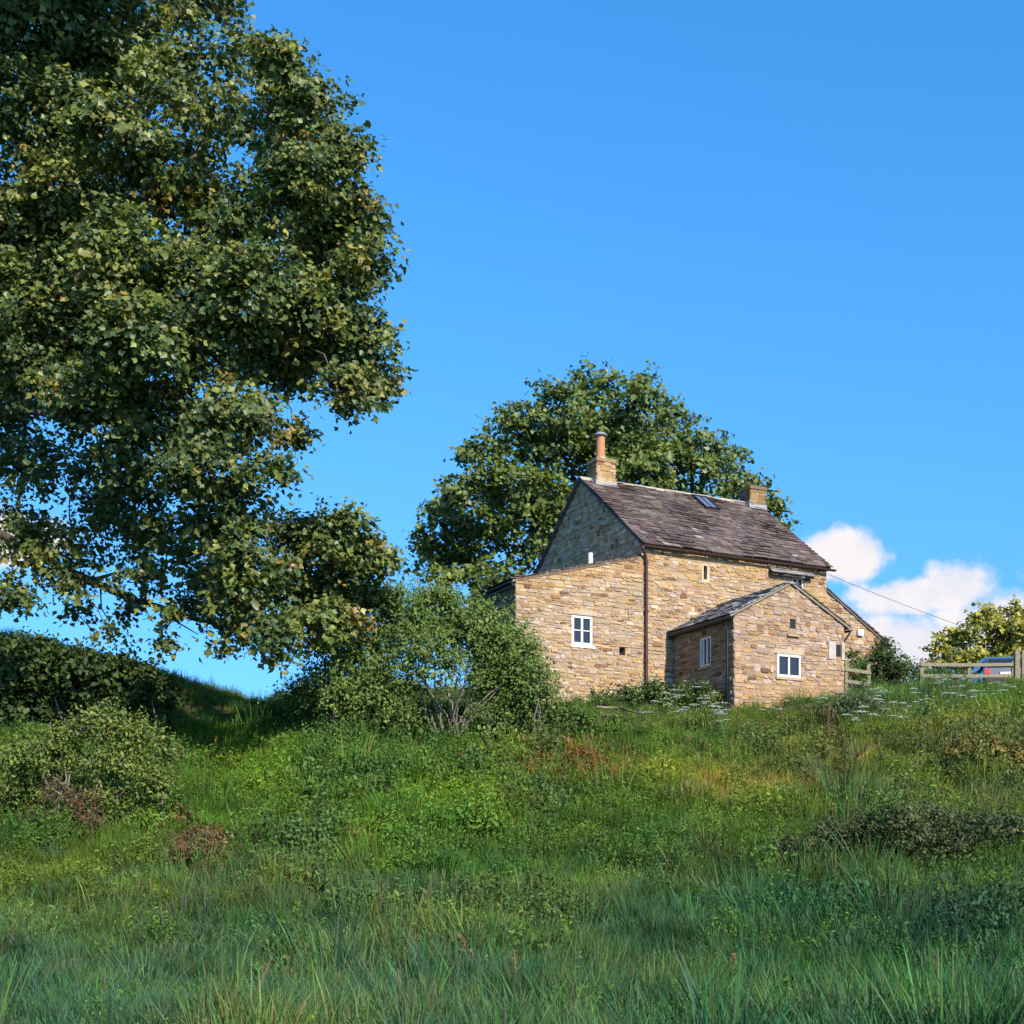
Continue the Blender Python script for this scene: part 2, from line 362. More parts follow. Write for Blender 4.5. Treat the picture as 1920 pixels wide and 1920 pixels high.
# skylight
c4=[hit(px,py,Rn,Rn@RO) for px,py in ((1315,956),(1341,958),(1330,937),(1303,934))]
xa=np.mean([c4[0][0],c4[3][0]]); xb=np.mean([c4[1][0],c4[2][0]]); va=np.mean([(p-RO)@sl for p in c4[:2]]); vb=np.mean([(p-RO)@sl for p in c4[2:]])
def onroof(x,v,n): return np.array([x,RO[1],RO[2]])+sl*v+Rn*n
def rbox(mb,x0,x1,v0,v1,n0,n1,col=(1,1,1)):
    p=[onroof(x,v,n) for n in (n0,n1) for (x,v) in ((x0,v0),(x1,v0),(x1,v1),(x0,v1))]
    mb.add(p,[(3,2,1,0),(4,5,6,7),(0,1,5,4),(1,2,6,5),(2,3,7,6),(3,0,4,7)],col)
b=MB(); f=.07
rbox(b,xa,xa+f,va,vb,.02,.13); rbox(b,xb-f,xb,va,vb,.02,.13); rbox(b,xa+f,xb-f,va,va+f,.02,.128); rbox(b,xa+f,xb-f,vb-f,vb,.02,.128); cx=(xa+xb)/2; rbox(b,cx-.012,cx+.012,va+f,vb-f,.02,.118)
sk=b.build('skylight',M['black'],house); b=MB(); rbox(b,xa+f*.9,xb-f*.9,va+f*.9,vb-f*.9,.02,.10); M['coated']=plain('coated_glass',(.42,.48,.55),.12,.8,.05); b.build('pane',M['coated'],sk)
# chimneys
def chimney(pxl,pxr,pytop,pot,seed,hw=.34,tone=1):
    p=hit(pxl,pytop+8,(0,1,0),D/2-hw); q=hit(pxr,pytop+8,(0,1,0),D/2-hw); x0,x1=p[0],q[0]; zt=hit((pxl+pxr)/2,pytop,(0,1,0),D/2-hw)[2]; zb=A-.5; y0,y1=D/2-hw,D/2+hw
    m_,s_=MB(),MB(); m_.box(x0,x1,y0,y1,zb,zt-.02,(.36,.27,.17))
    rect=lambda a,b_:[(a,zb),(b_,zb),(b_,zt-.14),(a,zt-.14)]
    dm=MB(); kw=dict(hs=(.16,.24),ws=(.25,.45),ochre=lambda u,v:.7,tint=(tone,)*3)
    wall(dm,s_,rect(x0,x1),(0,y0,0),(1,0,0),(0,-1,0),[],seed,**kw); wall(dm,s_,rect(x0,x1),(0,y1,0),(1,0,0),(0,1,0),[],seed+1,**kw)
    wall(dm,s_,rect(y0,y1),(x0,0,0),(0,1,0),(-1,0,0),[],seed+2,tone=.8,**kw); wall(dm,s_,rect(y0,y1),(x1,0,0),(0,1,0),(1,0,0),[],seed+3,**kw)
    s_.box(x0-.05,x1+.05,y0-.05,y1+.05,zt-.14,zt,tuple(x*tone for x in (.25,.175,.10)),top=.03)
    ch=m_.build('chimney',M['stone'],house); s_.build('stonework',M['stone'],ch)
    f_=MB(); zr=lambda y: E+(A-E)*(1-abs(y-D/2)/(D/2))+.06
    for sg,yy in ((-1,y0),(1,y1)):
        z0=zr(yy); ya=yy+sg*.02; yb=yy+sg*.16
        f_.add([(x0-.06,ya,z0+.16),(x1+.06,ya,z0+.16),(x1+.06,ya,z0+.02),(x0-.06,ya,z0+.02),(x1+.07,yb,z0-.06),(x0-.07,yb,z0-.06)],[(0,1,2,3),(3,2,4,5)] if sg>0 else [(3,2,1,0),(5,4,2,3)])
    for sg,xx in ((-1,x0-.035),(1,x1+.035)):
        f_.box(xx-.008,xx+.008,y0-.03,y1+.03,zr(y0)-.04,zr(D/2)+.02)
    f_.build('flashing',M['lead'],ch)
    if pot:
        c=((x0+x1)/2-.06,D/2-.05,zt-.01); b=MB(); b.lathe([(.20,0),(.20,.07),(.165,.10),(.155,.80),(.165,.84),(.155,.84)],c,18); po=b.build('chimney_pot',M['pot'],ch,smooth=False)
        b=MB(); b.lathe([(.155,.842),(.24,.86),(.25,.89),(.17,.95),(.05,.98),(.005,.985)],c,18); b.build('cowl',M['lead'],po)
        b=MB(); b.lathe([(.28,0),(.26,.03),(.21,.05)],(c[0],c[1],zt),18); b.build('flaunching',M['mortar'],ch)
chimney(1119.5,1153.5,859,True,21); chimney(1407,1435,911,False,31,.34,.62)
# gutter and downpipe
gy=RO[1]-.03; gz=RO[2]-.055
def halfpipe(mb,p,q,r=.06,n=8):
    p=np.array(p,float);q=np.array(q,float); d=dirn(q-p); s_=dirn(np.cross(d,[0,0,1])); vs=[];fs=[]
    for e in (p,q):
        for rr in (r,r*.86):
            for k in range(n+1):
                t=math.pi*k/n; vs.append(e+rr*(math.cos(t)*s_-math.sin(t)*np.array([0,0,1.])))
    m=n+1
    for k in range(n): fs+= [(k,k+1,2*m+k+1,2*m+k),(m+k+1,m+k,3*m+k,3*m+k+1),(k,m+k,m+k+1,k+1),(2*m+k,2*m+k+1,3*m+k+1,3*m+k)]
    fs+=[(0,2*m,3*m,m),(n,m+n,3*m+n,2*m+n)]
    mb.add(vs,fs)
b=MB(); halfpipe(b,(-.12,gy,gz),(L+.22,gy,gz),.065); b.box(-.06,L+.06,-.035,-.02,E-.20,E-.06)
gut=b.build('gutter',M['brown'],house)
px_=hit(1212,1150,(0,1,0),-.09)[0]
b=MB(); b.tube([(px_-.22,gy,gz-.04),(px_-.2,gy,gz-.12),(px_-.03,-.10,gz-.34),(px_,-.09,gz-.5),(px_,-.09,2.2),(px_,-.09,.5),(px_,-.09,-.5)],.052,10)
dp=b.build('downpipe',M['brown'],house,smooth=True)
for zz in (gz-.55,3.6,2.0,1.2):
    b=MB(); b.lathe([(.068,0),(.068,.10)],(px_,-.09,zz),10); b.box(px_-.03,px_+.03,-.06,.0,zz+.02,zz+.07); b.build('pipe_collar',M['brown'],dp)
# hood over the upper window
h0=fuv(1440,1062); h1=fuv(1521,1072); b=MB(); hz=(h0[1]+h1[1])/2-.11
slates(b,(h0[0],-.20,hz-.13),(1,0,0),dirn((0,.20,.20)),h1[0]-h0[0],.27,41,(.15,.13),(.3,.55),[(.22,.21,.20),(.17,.16,.155),(.27,.25,.23)],.03)
b.add([(h0[0]+.03,-.19,hz-.13),(h1[0]-.03,-.19,hz-.13),(h1[0]-.03,-.003,hz+.05),(h0[0]+.03,-.003,hz+.05),(h0[0]+.03,-.19,hz-.19),(h1[0]-.03,-.19,hz-.19),(h1[0]-.03,-.003,hz-.10),(h0[0]+.03,-.003,hz-.10)],[(0,1,2,3),(7,6,5,4),(4,5,1,0),(5,6,2,1),(7,4,0,3)],(.05,.045,.04))
b.build('window_hood',M['slate'],house)
# --- left annexe
AX=-4.57; AD=3.2; zt0=5.37; zt1=4.18
mm,ms=MB(),MB()
aw=rect_front(1072,1111,1156,1208)
vent=rect_front(1161,1172,1214,1228)
wall(mm,ms,[(AX,ZB),(0,ZB),(0,zt0),(AX,zt1)],(0,-.004,0),(1,0,0),(0,-1,0),[aw+(.12,),vent+(.2,)],7,lambda u,v:.12+.8*ss(-.55,-.15,v-(zt0+u*(zt0-zt1)/(-AX)))+.5*(1-ss(1.0,2.3,v))*ss(-3,-1.2,u))
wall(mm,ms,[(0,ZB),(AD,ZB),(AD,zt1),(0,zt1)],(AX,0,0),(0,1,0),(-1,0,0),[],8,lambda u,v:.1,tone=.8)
wall(mm,ms,[(AX,ZB),(0,ZB),(0,zt0),(AX,zt1)],(0,AD,0),(1,0,0),(0,1,0),[],9,lambda u,v:.1,(.15,.25),(.3,.6))
w2=mm.build('annexe_wall',M['mortar'],house); ms.build('stonework',M['stone'],w2)
window(aw,(0,0,0),(1,0,0),(0,-1,0),.09,2,True,.085,True,True,'white')
asl=dirn((-AX,0,zt0-zt1)); b=MB()
q=[np.array((AX-.12,-.03,zt1-.03)),np.array((-.002,-.03,zt0+.005)),np.array((-.002,AD+.1,zt0+.005)),np.array((AX-.12,AD+.1,zt1-.03))]; an=np.cross(asl,(0,1,0)); an=np.array([-an[0],0,abs(an[2])]) 
t=[p+np.array([0,0,.075]) for p in q]; b.add(t+q,[(0,1,2,3),(7,6,5,4),(4,5,1,0),(5,6,2,1),(6,7,3,2),(7,4,0,3)],(.13,.09,.055))
slates(b,(AX-.12,AD+.1,zt1+.05),(0,-1,0),asl,AD+.1,math.hypot(AX-.12,zt0-zt1),10)
ar=b.build('annexe_roof',M['slate'],house)
b=MB(); halfpipe(b,(AX-.17,AD+.1,zt1-.02),(AX-.17,-.04,zt1-.02),.06); b.box(AX-.11,AX-.085,0,AD,zt1-.16,zt1-.03); b.build('annexe_gutter',M['black'],house)
vp=hit(1107,1055,(0,1,0),.45); vt=hit(1107,1037,(0,1,0),.45)[2]; b=MB(); b.tube([(vp[0],.45,vt-.75),(vp[0],.45,vt)],.075,12); b.build('vent_pipe',M['white'],house)
# --- right annexe
BX=10.34; bz0=5.1; bz1=3.34
mm,ms=MB(),MB()
wall(mm,ms,[(L,ZB),(BX,ZB),(BX,bz1),(L,bz0)],(0,.12,0),(1,0,0),(0,-1,0),[],12,lambda u,v:.3,(.08,.2),(.15,.5),.92)
wall(mm,ms,[(0.12,ZB),(6,ZB),(6,bz1),(0.12,bz1)],(BX,0,0),(0,1,0),(1,0,0),[],13)
wall(mm,ms,[(L,ZB),(BX,ZB),(BX,bz1),(L,bz0)],(0,6,0),(1,0,0),(0,1,0),[],14,lambda u,v:.3,(.15,.25),(.3,.6))
w2=mm.build('side_annexe_wall',M['mortar'],house); ms.build('stonework',M['stone'],w2)
bs=dirn((-(BX-L),0,bz0-bz1)); b=MB(); q=[np.array((L+.002,.06,bz0+.01)),np.array((BX+.12,.06,bz1-.065)),np.array((BX+.12,6.1,bz1-.065)),np.array((L+.002,6.1,bz0+.01))]; t=[p+np.array([0,0,.07]) for p in q]
b.add(t+q,[(0,1,2,3),(7,6,5,4),(4,5,1,0),(5,6,2,1),(6,7,3,2),(7,4,0,3)],(.11,.09,.07)); slates(b,(BX+.14,.03,bz1-.0),(0,1,0),bs,6.05,math.hypot(BX+.12-L,bz0-bz1),15); b.build('side_annexe_roof',M['slate'],house)
bb=fuv(1605.5,1192.5,.12); bt=fuv(1616,1181.5,.12); b=MB(); b.box(bb[0],bt[0],.0,.10,bb[1],bt[1]); b.build('bell_box',M['white'],house,bevel=.02)
# --- porch
X0,X1,YP=1.168,5.40,-3.37; pe,pa=3.05,4.17; xm=(X0+X1)/2
mm,ms=MB(),MB()
pw=rect_front(1457,1501,1229.5,1268,YP); pv=rect_front(1480.5,1491.5,1161.5,1178,YP); pp=rect_front(1566.5,1576.5,1209.5,1231,YP)
wall(mm,ms,[(X0,ZB),(X1,ZB),(X1,pe),(xm,pa),(X0,pe)],(0,YP,0),(1,0,0),(0,-1,0),[pw+(.10,),pv+(.12,),pp+(.12,)],16,lambda u,v:.12+.55*(1-ss(.7,1.7,v)),(.055,.15),(.12,.42),1.0,(.93,.90,.93))
a=hit(1312,1252,(1,0,0),X0); c=hit(1333,1193,(1,0,0),X0); sw=(c[1],a[1],a[2],c[2])
zA=hit(1312,1198,(1,0,0),X0)[2]; sw=(min(a[1],c[1]),max(a[1],c[1]),a[2],zA)
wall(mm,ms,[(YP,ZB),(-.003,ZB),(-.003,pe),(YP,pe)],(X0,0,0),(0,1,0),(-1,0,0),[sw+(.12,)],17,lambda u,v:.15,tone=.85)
wall(mm,ms,[(YP,ZB),(-.003,ZB),(-.003,pe),(YP,pe)],(X1,0,0),(0,1,0),(1,0,0),[],18)
w2=mm.build('porch_wall',M['mortar'],house); ms.build('stonework',M['stone'],w2)
window(pw,(0,YP,0),(1,0,0),(0,-1,0),.07,2,False,.07,True,True)
window(sw,(X0,0,0),(0,1,0),(-1,0,0),.09,3,False,.06,True,False,'stone',.06)
b=MB(); b.box(pv[0]-.12,pv[1]+.12,YP-.09,YP+.05,pv[2]-.26,pv[2]-.20,(.38,.29,.18)); b.build('ledge_stone',M['stone'],house,bevel=.01)
b=MB(); b.box(pp[0]-.3,pp[0]-.01,YP-.045,YP+.05,pp[2]-.1,pp[3]+.08,(.42,.37,.34)); b.box(pp[1]+.01,X1+.01,YP-.045,YP+.05,pp[2]-.1,pp[3]+.08,(.42,.37,.32)); b.build('dressed_stone',M['stone'],house,bevel=.01)
for r_ in (pv,pp):
    b=MB(); b.box(r_[0]+.005,r_[1]-.005,YP+.03,YP+.1,r_[2]+.005,r_[3]-.005); b.build('vent_slot',M['dark'],house)
pl=math.hypot(xm-X0,pa-pe); b=MB(); s2=MB()
for sg in (1,-1):
    V=dirn(((xm-X0)*sg,0,pa-pe)); xe=X0 if sg>0 else X1; O=np.array([xe,YP-.07,pe+.02])-V*.2; n=np.array([-V[2]*sg,0,abs(V[0])]); n=np.array([-V[2]*np.sign(V[0]),0,abs(V[0])]); lu=-YP+.07-.004
    q=[O,O+V*(pl+.2),O+V*(pl+.2)+np.array([0,lu,0]),O+np.array([0,lu,0])]; t=[p+n*.06 for p in q]
    fs=[(0,1,2,3),(7,6,5,4),(4,5,1,0),(5,6,2,1),(6,7,3,2),(7,4,0,3)]
    b.add(t+q,fs if sg<0 else [f[::-1] for f in fs],(.20,.18,.13) )
    O2=O+n*.062+np.array([0,-.02,0]); cols=[(.22,.23,.25),(.26,.27,.29),(.17,.17,.18),(.14,.12,.12)] if sg>0 else None
    if sg>0: slates(s2,O2+np.array([0,lu+.0,0]),(0,-1,0),V,lu+.0,pl+.2,51,(.27,.2),(.22,.45),cols)
    else: slates(s2,O2,(0,1,0),V,lu,pl+.2,52,(.27,.2),(.22,.45),cols)
pr=b.build('porch_roof',M['slate'],house); s2.build('stone_slates',M['slate'],pr)
b=MB(); y=YP-.1
while y<-.1:
    w=.45; e=min(y+w-.012,-.01); b.add([(xm-.16,y,pa+.02),(xm,y,pa+.10),(xm+.16,y,pa+.02),(xm-.16,e,pa+.02),(xm,e,pa+.10),(xm+.16,e,pa+.02)],[(1,4,3,0),(2,5,4,1),(2,1,0),(3,4,5),(3,5,2,0)],(.30,.27,.21)); y+=w
b.build('ridge_tiles',M['ridge'],pr)
b=MB(); gx=X0-.20; gzp=pe-.10; halfpipe(b,(gx,-.02,gzp),(gx,YP-.1,gzp),.06); b.box(X0-.05,X0-.03,YP,-.02,pe-.14,pe-.01); b.build('porch_gutter',M['black'],house); b=MB()
halfpipe(b,(X1+.2,YP-.1,gzp),(X1+.2,-.02,gzp),.06); b.build('porch_gutter',M['black'],house)
b=MB(); b.tube([(gx,YP+.35,gzp-.04),(gx+.02,YP+.34,gzp-.14),(X0-.06,YP+.28,gzp-.32),(X0-.06,YP+.28,1.5),(X0-.06,YP+.28,-.4)],.036,8); b.build('downpipe',M['black'],house,smooth=True)
b=MB(); b.tube([(X1+.2,YP-.05,gzp-.03),(X1+.19,YP-.05,gzp-.12),(X1+.06,YP+.02,gzp-.32),(X1+.05,YP+.05,gzp-.45),(X1+.05,YP+.05,0)],.034,8); b.build('downpipe',M['black'],house,smooth=True)

# overhead wire
p0=np.array(house.location); w0=P(1551,1076,46.6); w1=P(1770,1196,62.0); w2_=P(2300,1290,80)
b=MB(); pts=[]
for k in range(25): t=k/24; p=w0*(1-t)+w2_*t; p=p.copy(); p[2]-=1.6*4*t*(1-t)*.5; pts.append(p)
b.tube(pts,.008,5); o=b.build('overhead_wire',M['black']); tag(o,'thin dark overhead wire running from the cottage wall across the clouds','wire')

# ------------------------------------------------------------------ foliage
def unit(a): return a/np.maximum(np.linalg.norm(a,axis=-1,keepdims=True),1e-9)
def leaf_mesh(c,nrm,size,col,aspect=.85,fold=.25):
    n=len(c); r=unit(rng.normal(size=(n,3))); t=unit(np.cross(nrm,r)); t=unit(t+np.array([0,0,-.45])); s=unit(np.cross(nrm,t)); nn=np.cross(t,s)*-1
    l=size[:,None]; w=l*aspect*.5
    base=c-t*l*.5; tip=c+t*l*.5
    dn=-nn*l*fold
    v=np.stack([base, base+t*l*.22+s*w*.75+dn*.5, base+t*l*.62+s*w+dn*.8, tip, base+t*l*.62-s*w+dn*.8, base+t*l*.22-s*w*.75+dn*.5],1).reshape(-1,3)
    k=np.arange(n)[:,None]*6; q=np.concatenate([k+np.array([[0,1,2,3]]),k+np.array([[0,3,4,5]])],0)
    return v,q,np.repeat(col,6,0)
def lobed_mesh(c,nrm,size,col):
    """palmate leaf: stalk end, two side lobes, tip, with notches between"""
    n=len(c); r=unit(rng.normal(size=(n,3))); t=unit(np.cross(nrm,r)); t=unit(t+np.array([0,0,-.5])); s=unit(np.cross(nrm,t)); nn=-np.cross(t,s); l=size[:,None]; j=lambda a: 1+rng.normal(0,a,(n,1))
    dn=-nn*l
    v=np.stack([c-t*l*.45, c+s*l*.52*j(.12)-t*l*.02*j(.5)+dn*.16, c+s*l*.24+t*l*.12+dn*.04, c+t*l*.58*j(.1)+dn*.14, c-s*l*.24+t*l*.12+dn*.04, c-s*l*.52*j(.12)-t*l*.02*j(.5)+dn*.16, c-s*l*.25-t*l*.34+dn*.1, c+s*l*.25-t*l*.34+dn*.1],1).reshape(-1,3)
    k=np.arange(n)[:,None]*8; q=np.concatenate([k+np.array([[0,7,1,2]]),k+np.array([[0,2,3,4]]),k+np.array([[0,4,5,6]])],0)
    return v,q,np.repeat(col,8,0)
def crown_points(clumps,per_m2,spray_r,leaves_per,leaf,cols,droop=.15,shell=.55,shoots=0):
    """clumps: list of (centre, radius, density). sprays sit through the outer half of each clump; leaves cluster on each spray"""
    C=[];Nn=[];Sz=[];Cl=[]
    cols=np.array(cols)
    for c,r,dens in clumps:
        c=np.array(c); n=max(3,int(4*math.pi*r*r*per_m2*dens)); d=unit(rng.normal(size=(n,3)))
        keep=(d[:,2]>-.35)|(rng.random(n)<.55); d=d[keep]; n=len(d)
        lump=1+.22*np.sin(d[:,0]*5+c[0]*3)*np.sin(d[:,1]*4+c[1]*2)+.18*np.sin(d[:,2]*6+c[2]*5)
        rad=r*lump*(1-(1-shell)*rng.random(n)**1.6); sp=c+d*rad[:,None]*np.array([1,1,.88])
        tone=np.exp(rng.normal(0,.16,n)); ci=rng.integers(0,len(cols),n)
        m=rng.poisson(leaves_per,n)+2; idx=np.repeat(np.arange(n),m); N_=len(idx)
        off=rng.normal(size=(N_,3))*spray_r*np.array([1,1,.6]); off[:,2]-=droop*np.linalg.norm(off[:,:2],axis=1)
        C.append(sp[idx]+off); nn=unit(d[idx]*.55+np.array([.12,-.30,.60])+rng.normal(size=(N_,3))*.55); Nn.append(nn)
        Sz.append(leaf*np.clip(rng.normal(1,.25,N_),.5,1.7))
        cc=cols[ci][idx]*(tone[idx]*np.exp(rng.normal(0,.14,N_)))[:,None]; Cl.append(cc)
    if shoots:
        for c,r,dens in clumps:
            for k in range(int(shoots*r*(.4+dens))):
                d=unit(rng.normal(size=3)*np.array([1,1,.7])+np.array([0,0,.45])); a=np.array(c)+d*r*.5; e=np.array(c)+d*r*rng.uniform(1.15,1.75)+np.array([0,0,rng.uniform(-.1,.25)*r]); m=int(np.linalg.norm(e-a)/(leaf*.28))+4
                t=np.linspace(0,1,m)[:,None]; pts=a*(1-t)+e*t+np.array([0,0,1])*(-.18*r*t*t)+rng.normal(size=(m,3))*leaf*.45
                C.append(pts); Nn.append(unit(rng.normal(size=(m,3))*.6+np.array([.1,-.4,.6]))); Sz.append(leaf*(1.05-.5*t[:,0])*np.clip(rng.normal(1,.2,m),.6,1.4)); Cl.append(cols[rng.integers(0,len(cols))][None]*np.exp(rng.normal(.08,.16,m))[:,None])
    return np.concatenate(C),np.concatenate(Nn),np.concatenate(Sz),np.concatenate(Cl)
def bend(a,b,n=6,j=.08,sag=0):
    a=np.array(a,float);b=np.array(b,float); Ln=np.linalg.norm(b-a); o=np.random.default_rng(int(abs(a[0]*971+b[2]*317+b[0]*77))%99991).normal(size=(n+1,3))*Ln*j
    out=[]
    for i in range(n+1):
        t=i/n; w=math.sin(math.pi*t); p=a*(1-t)+b*t+o[i]*w*.6; p[2]+=sag*Ln*w; out.append(p)
    return out
SYC=[(.095,.132,.028),(.125,.155,.030),(.155,.172,.034),(.062,.098,.026),(.100,.132,.040),(.175,.178,.045),(.072,.110,.035),(.05,.085,.028)]*6+[(.24,.17,.035)]*2
def tree(name,label,base,clumps,fork_z,trunk_r,per_m2,spray_r,lp,leaf,cols,mat,cat='tree',group=None,barkm='bark',limbs=(),twigs=True,aspect=.85,shoots=0):
    root=empty(name,tuple(base),0,label=label,cat=cat,group=group); base=np.array(base,float)
    b=MB(); lean=np.array([rng.normal()*.2,rng.normal()*.2,0])
    fork=np.array([base[0],base[1],fork_z])+lean; top=max(c[0][2] for c in clumps)
    lead=fork+np.array([0,0,(top-fork_z)*.55])
    b.tube([p-base for p in bend(base-np.array([0,0,.4]),fork,5,.02)],list(np.linspace(trunk_r*1.25,trunk_r*.85,6)),12)
    b.tube([p-base for p in bend(fork-np.array([0,0,.1]),lead,5,.05)],list(np.linspace(trunk_r*.85,trunk_r*.3,6)),10)
    for pts,r0,r1 in limbs:
        pts=[np.array(p) for p in pts]; b.tube([p-base for p in pts],list(np.linspace(r0,r1,len(pts))),8)
    nodes=[fork*(1-t)+lead*t for t in (0,.25,.5,.75,1)]; rads=[trunk_r*.5]*5; axis=fork*.5+lead*.5
    for pts,r0,r1 in limbs:
        for k,p in enumerate(pts[2:]): nodes.append(np.array(p)); rads.append(r0*.6*(1-k/len(pts)))
    for c,r,dn in sorted(clumps,key=lambda q: np.linalg.norm(np.array(q[0])-axis)):
        c=np.array(c); dd=np.linalg.norm(np.array(nodes)-c,axis=1)*(1+.15*(np.array(nodes)[:,2]>c[2]+.5)); k=int(np.argmin(dd)); rr=min(rads[k]*.72,trunk_r*.3,.02+.05*r+.035*dd[k]*.5); rr=max(rr,.02)
        b.tube([p-base for p in bend(nodes[k],c,6,.09,.04)],list(np.linspace(rr,rr*.6,7)),6); nodes.append(c); rads.append(rr*.8)
        if twigs:
            for k in range(6):
                d=unit(rng.normal(size=3)+np.array([0,0,.3])); b.tube([p-base for p in bend(c-d*.1,c+d*r*.95,3,.1)],[rr*.5,rr*.32,rr*.2,.006],5)
    b.build('trunk',M[barkm],root,smooth=True)
    c_,n_,s_,k_=crown_points(clumps,per_m2,spray_r,lp,leaf,cols,shoots=shoots)
    v,q,k=lobed_mesh(c_-base,n_,s_,k_); mesh_arrays('crown',v,q,k,mat,root); return root

# big sycamore at the left
TD=33.0
raw=[(60,60,130,1),(190,110,90,1),(90,230,140,1),(200,250,95,1),(335,35,50,.5),(420,110,60,.55),(530,120,62,.9),(575,200,75,1),(635,290,70,1),(470,240,75,.45),(655,400,75,1),(685,500,62,1),(560,350,90,.9),(615,470,80,1),(430,420,105,.95),(300,300,70,.6),(150,370,110,1),(40,430,110,1),(220,500,120,1),(340,520,95,1),(470,540,105,1),(600,590,95,1),(675,640,75,1),(705,715,55,.9),(640,730,60,.9),(540,670,90,.9),(400,640,115,1),(260,640,110,1),(100,580,130,1),(60,700,100,.8),(180,750,120,.9),(320,780,105,1),(440,780,90,1),(545,820,50,.7),(390,880,95,1),(515,890,50,.6),(230,860,80,.7),(120,890,70,.4),(40,880,80,.4),(430,980,90,1),(330,1000,75,.6),(200,990,85,.55),(80,1020,85,.5),(330,385,66,.8),(285,365,60,.75),(370,360,50,.6),(330,190,75,.55),(400,200,65,.55),(270,150,60,.5),(330,110,60,.45),(360,300,60,.5),(30,990,70,.5),(250,930,70,.5),(500,1190,50,.6),(440,1130,60,.6),(640,1170,50,.7),(200,1178,26,.6),(140,1150,34,.5),(300,1205,30,.55),(420,1215,32,.5),(520,1225,34,.55),(240,1150,30,.5),(270,1010,60,.45),(150,1080,60,.45),(460,1150,60,.6),(350,1140,50,.45),(560,1170,50,.6),(560,1010,65,1),(640,1015,75,1),(690,1050,60,1),(560,1100,80,1),(470,1070,80,1),(640,1110,65,1),(380,1100,70,.5),(260,1090,60,.4),(20,1120,50,.8),(420,1170,40,.4),(540,1190,50,.45),(610,1165,55,.7),(320,1160,35,.3),(690,1120,45,.8)]
cl=[]; prng=random.Random(5)
for px,py,r,dn in raw:
    edge=max(0,(px-450)/320); Y=TD+prng.uniform(-2.6,1.2)*(1-.5*edge); Y+=3.6*(dn<.7 and py>790 and px<430 and py<1160)+1.5*(dn>=.8 and px>520 and py>960); cl.append((P(px,py,Y),r/F*Y*.80,dn))
    if prng.random()<.35 and dn>.85 and py<900: Y2=TD+prng.uniform(2,4.5); cl.append((P(px-30,py+10,Y2),r/F*Y2*.85,dn*.7))
for k in range(34):   # the rest of the crown, beyond the left edge and the top of the frame
    th=prng.uniform(math.pi*.55,math.pi*1.45); rr=prng.uniform(5,10); z=prng.uniform(9,25); cl.append((np.array([-14.5+math.cos(th)*rr*(1 if z<20 else .6),TD+math.sin(th)*rr*.8,z]),prng.uniform(1.3,2),.6))
for k in range(12):
    cl.append((np.array([-14.5+prng.uniform(-3,6),TD+prng.uniform(-4,4),prng.uniform(21.5,26)]),prng.uniform(1.2,1.9),.7))
tb=(-14.6,TD,float(ground(-14.6,TD)))
Lm=lambda *a:[P(x,y,TD+d) for x,y,d in a]
limbs=[(Lm((-140,930,2),(-40,985,2.6),(40,1020,3),(110,1062,3.2),(170,1088,3.3),(240,1122,3.1),(300,1138,3),(370,1162,2.7),(450,1180,2.4),(520,1186,2),(590,1188,1.6)),.15,.03),(Lm((170,1088,3.3),(215,1075,3),(260,1085,2.8),(310,1070,2.6)),.05,.015),(Lm((300,1138,3),(330,1165,2.8),(372,1190,2.7)),.035,.012),(Lm((40,1020,3),(80,1000,2.8),(135,990,2.4)),.05,.02),(Lm((-140,700,2),(0,762,1.5),(80,775,.6),(200,820,.7)),.12,.05),(Lm((-140,620,3),(60,500,2.5),(170,420,1.5),(240,345,-.6),(290,352,-1),(315,330,-1),(370,290,-.8),(390,240,-.5)),.13,.035),
       (Lm((300,352,-1),(345,345,-1),(420,310,-.8)),.06,.02),(Lm((200,460,-2),(330,470,-1.6),(450,560,-1.2),(560,640,-.9)),.09,.03),(Lm((330,700,-2),(390,680,-2),(300,560,-2)),.05,.03),
       (Lm((188,1096,3.2),(190,1140,3.2),(205,1165,3.1),(180,1192,3.1)),.025,.012)]
tree('sycamore_tree','huge leafy sycamore filling the left of the photo above the bank',tb,cl,10.0,.62,8.2,.21,23,.148,SYC,M['leaf'],limbs=limbs,shoots=7)

# tree behind the house
raw=[(1120,745,62,1),(1200,745,48,1),(1045,765,60,1),(975,815,65,1),(905,865,58,1),(875,925,52,.9),(835,975,40,.8),(812,1030,38,.7),(900,960,70,1),(960,915,75,1),(1055,855,90,1),(1155,820,80,1),(1250,810,60,1),(1320,838,50,1),(1362,872,42,1),(1380,925,40,1),(1410,900,16,.6),(1250,770,24,.6),(1090,700,26,.6),(1215,712,22,.6),(800,1000,34,.8),(822,945,30,.7),(795,1045,36,.8),(850,1040,50,.9),(905,1085,46,.8),(870,1000,44,.8),(955,770,24,.5),(1010,722,18,.5),(1300,885,75,1),(1200,890,80,1),(1000,990,70,.8),(930,1030,65,.7),(870,1065,50,.7),(1050,945,65,.9),(1472,985,32,.8),(1440,950,36,.9),(830,1085,40,.7),(1100,950,70,.8),(940,1090,60,.6),(1020,1070,60,.6)]
cl=[]
for px,py,r,dn in raw:
    Y=58+prng.uniform(-3,3); cl.append((P(px,py,Y),r/F*Y*.84,dn))
for k in range(6): px=prng.uniform(1000,1300); cl.append((P(px,prng.uniform(800,1000),62+prng.uniform(0,3)),1.6,.6))
X_=P(1090,1,58)[0]
tree('broadleaf_tree','broad round crowned tree rising behind the stone cottage',(X_,58,float(ground(X_,58))),cl,11.5,.5,2.9,.24,15,.22,[(0.092,0.132,0.025),(0.109,0.149,0.028),(0.127,0.161,0.030),(0.081,0.115,0.023),(0.098,0.138,0.034)],M['leaf'],shoots=5)
